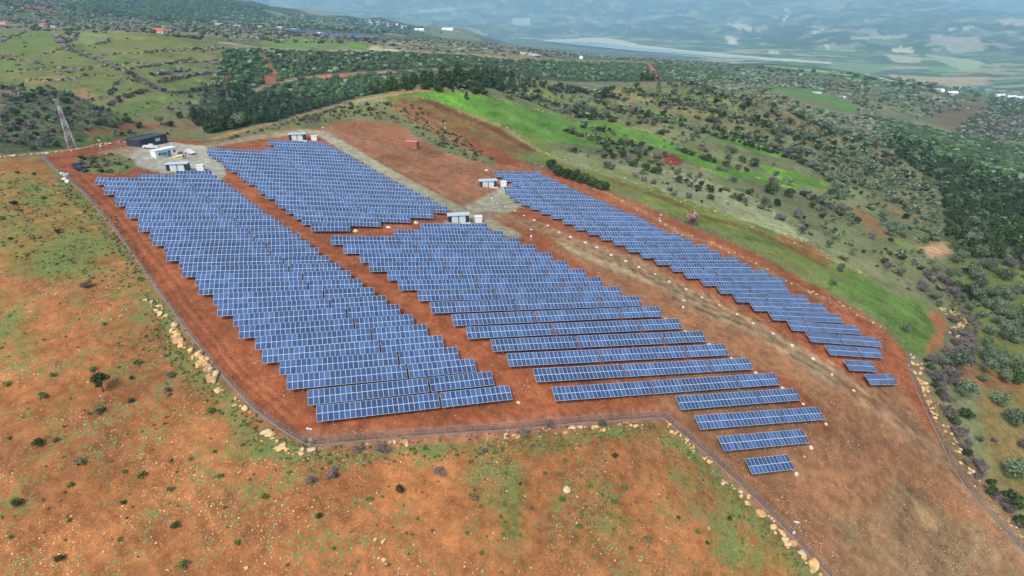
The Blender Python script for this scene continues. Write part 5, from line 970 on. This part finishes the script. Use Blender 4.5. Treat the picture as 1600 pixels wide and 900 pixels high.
# ---------------------------------------------------------------- boulders and stones
ROCKS = []
def hull_rock(seed, n_=26):
    import bmesh
    r = np.random.default_rng(seed); bm = bmesh.new()
    for _ in range(n_):
        q = r.normal(size=3); q /= np.linalg.norm(q); q = q * r.uniform(.82, 1.05) * [1, r.uniform(.8, 1), .68]; bm.verts.new(q)
    bmesh.ops.convex_hull(bm, input=bm.verts[:]); bmesh.ops.delete(bm, geom=[v for v in bm.verts if not v.link_faces], context='VERTS')
    bmesh.ops.bevel(bm, geom=bm.edges[:], offset=.06, segments=1, affect='EDGES'); me = bpy.data.meshes.new('boulder'); bm.to_mesh(me); bm.free(); return me
for s in range(8):
    me = hull_rock(600 + s); me.materials.append([M_ROCK, M_ROCK2, M_ROCK3][s % 3]); ROCKS.append(me)
small = []; n_b = 0
def boulder(x, y, r_, label, grp):
    o = link('boulder', random.choice(ROCKS)); z = ground(x, y); o.matrix_world = Matrix.Translation((x, y, z + r_ * .18)) @ Matrix.Rotation(random.uniform(0, 6.28), 4, 'Z') @ Matrix.Rotation(random.uniform(-.3, .3), 4, 'X') @ Matrix.Diagonal((r_ * random.uniform(.85, 1.35), r_ * random.uniform(.75, 1.05), r_ * random.uniform(.8, 1.05), 1)); tag(o, label, 'boulder', grp)
def atpx(u, v): p = gpt(u, v); return p, math.hypot(p.y, p.z - CAMZ)
for u_, v_, w, lab in ((1271, 884, 26, 'largest rounded boulder at the lower end of the right boulder row'), (1189, 803, 22, 'big pinkish boulder at the upper part of the right boulder row'), (487, 704, 17, 'big round boulder at the near left fence corner'), (471, 709, 13, 'pale boulder left of the big corner boulder'), (1107, 826, 8, 'pale stone alone in the lower field'), (385, 888, 9, 'bright square stone at the bottom edge of the field'), (886, 766, 13, 'grey boulder in the middle of the near field'), (587, 844, 9, 'left one of two pale stones lying together'), (598, 847, 8, 'right one of two pale stones lying together'), (600, 875, 9, 'yellow oblong stone below the two pale stones'), (634, 692, 15, 'flat orange slab near the front fence'), (1257, 714, 6, 'small pale stone below the last solar table')):
    p, lam = atpx(u_, v_); boulder(p.x, p.y, w / 2 / F * lam, lab, None)
def rockrow(px, step, rr, label, grp, wid=.8, big=True, seed=0):
    r = random.Random(seed); P = survey(dens(px, False, 6)); P = [p for p in P]
    for a, b in zip(P, P[1:]):
        L = math.hypot(*(b - a)[:2])
        if L > 60: continue
        k = L / step; k = int(k) + (r.random() < k % 1)
        for _ in range(k):
            t = r.random(); q = a + (b - a) * t; s = rr[0] + (rr[1] - rr[0]) * r.random() ** 2; x, y = q[0] + r.uniform(-wid, wid), q[1] + r.uniform(-wid, wid)
            small.append((x, y, s, label, grp))
RR = [([(228,467),(245,480),(262,498)], .5, (.25, .8)), ([(272,512),(278,535),(292,540)], .5, (.4, 1.35)), ([(297,546),(312,562),(325,580),(340,600),(350,612)], .5, (.35, 1.35)), ([(364,620),(374,640),(382,650)], .7, (.25, .9)), ([(408,680),(425,688),(440,700),(455,707),(470,712)], .5, (.25, 1.1)), ([(500,706),(512,703)], 1.5, (.3, .6))]
for k, (ln, st_, r_) in enumerate(RR): rockrow(ln, st_, r_, 'ochre boulder in the stone row outside the left fence', 'boulders outside the left fence', .95, True, k)
for k, (ln, st_, r_) in enumerate([([(578,696),(600,692),(640,690)], 1.3, (.3, .7)), ([(785,680),(830,678),(880,674),(915,672),(960,668),(1008,663)], .7, (.18, .75))]): rockrow(ln, st_, r_, 'ochre boulder in the stone row below the front fence', 'boulders below the front fence', .9, True, 20 + k)
for k, (ln, st_, r_) in enumerate([([(1040,662),(1062,680),(1080,700),(1100,712),(1112,728)], .42, (.22, .55)), ([(1125,745),(1142,758),(1158,775),(1178,790)], .42, (.25, .75)), ([(1200,808),(1215,828),(1232,848),(1250,862),(1262,878)], .42, (.35, 1.05)), ([(1268,895),(1285,905)], .6, (.3, .6))]): rockrow(ln, st_, r_, 'ochre stone in the row outside the lower right fence', 'stones outside the lower right fence', .8, True, 30 + k)
for k, (ln, st_, r_) in enumerate([([(1432,560),(1430,580),(1440,600),(1452,625),(1462,650),(1468,660)], .5, (.35, .95)), ([(1475,665),(1490,690),(1500,710),(1512,735),(1530,760)], .8, (.3, .9)), ([(1550,790),(1580,820),(1600,840)], .8, (.2, .6)), ([(1470,485),(1490,490),(1512,502),(1500,512),(1490,525)], .45, (.4, .9))]): rockrow(ln, st_, r_, 'tan stone in the heap along the right fence', 'stones along the right fence', 1.4, True, 40 + k)
for k, ln in enumerate(WALLS): rockrow(ln, 1.1 if k < 2 else 1.6, (.12, .5), 'pale stone in the terrace walls right of the farm', 'stones of the terrace walls', 1.8, True, 50 + k)
rockrow([(0,246),(40,242),(70,240),(110,236),(150,228),(205,220)], .9, (.3, .9), 'tan stone in the row at the far left edge of the field', 'stones at the far left edge', 1.0, True, 61)
for k, ln in enumerate(TERR): rockrow(ln, 2.2, (.4, 1.1), 'pale stone in the terrace walls at the upper left', 'stones of the left terraces', 1.2, True, 70 + k)
for k in range(330):   # loose stones of the field
    u_ = random.uniform(0, 1260); v_ = random.uniform(470, 899)
    if v_ < 470 + (u_ - 180) * .9 * (u_ < 480) and u_ > 180 or (u_ >= 480 and v_ < 715 + max(0, (u_ - 1035)) * .95): continue
    p, lam = atpx(u_, v_); small.append((p.x, p.y, random.uniform(.08, .24), 'small pale stone lying loose in the orange field', 'loose stones of the field'))
small.sort(key=lambda q: -q[2] / math.hypot(q[0], q[1]))
for x, y, s, lab, grp in small[:285]: boulder(x, y, s, lab, grp)
rest = np.array([q[:3] for q in small[285:]]); V0, F0, _ = ico(1, 77, .25, .7); zz = height(rest[:, 0], rest[:, 1]) + CAMZ; rg = np.random.default_rng(8)
ex = []
for _ in range(9000):  # gravel sized stones near the camera
    x = rg.uniform(-75, 110); y = rg.uniform(50, 165); ex.append((x, y, rg.uniform(.03, .09) if rg.random() < .95 else rg.uniform(.09, .15)))
ex = np.array(ex); rest = np.r_[rest, ex]; zz = height(rest[:, 0], rest[:, 1]) + CAMZ
a = rg.uniform(0, 6.28, len(rest)); s = rest[:, 2]; c_, s_ = np.cos(a), np.sin(a); st3 = rg.uniform(.7, 1.3, (len(rest), 3))
Vx = (V0[None, :, 0] * c_[:, None] * st3[:, :1] - V0[None, :, 1] * s_[:, None] * st3[:, 1:2]) * s[:, None] + rest[:, 0][:, None]; Vy = (V0[None, :, 0] * s_[:, None] * st3[:, :1] + V0[None, :, 1] * c_[:, None] * st3[:, 1:2]) * s[:, None] + rest[:, 1][:, None]; Vz = (V0[None, :, 2] * st3[:, 2:] + .3) * s[:, None] + zz[:, None]
me = npmesh('rubble', np.stack([Vx, Vy, Vz], -1).reshape(-1, 3), (F0[None] + (np.arange(len(rest)) * len(V0))[:, None, None]).reshape(-1, 3), mat('rubble_stone', C_(184, 158, 120), .95, 0, .1, .3, .8)); tag(link('rubble', me), kind='stuff')
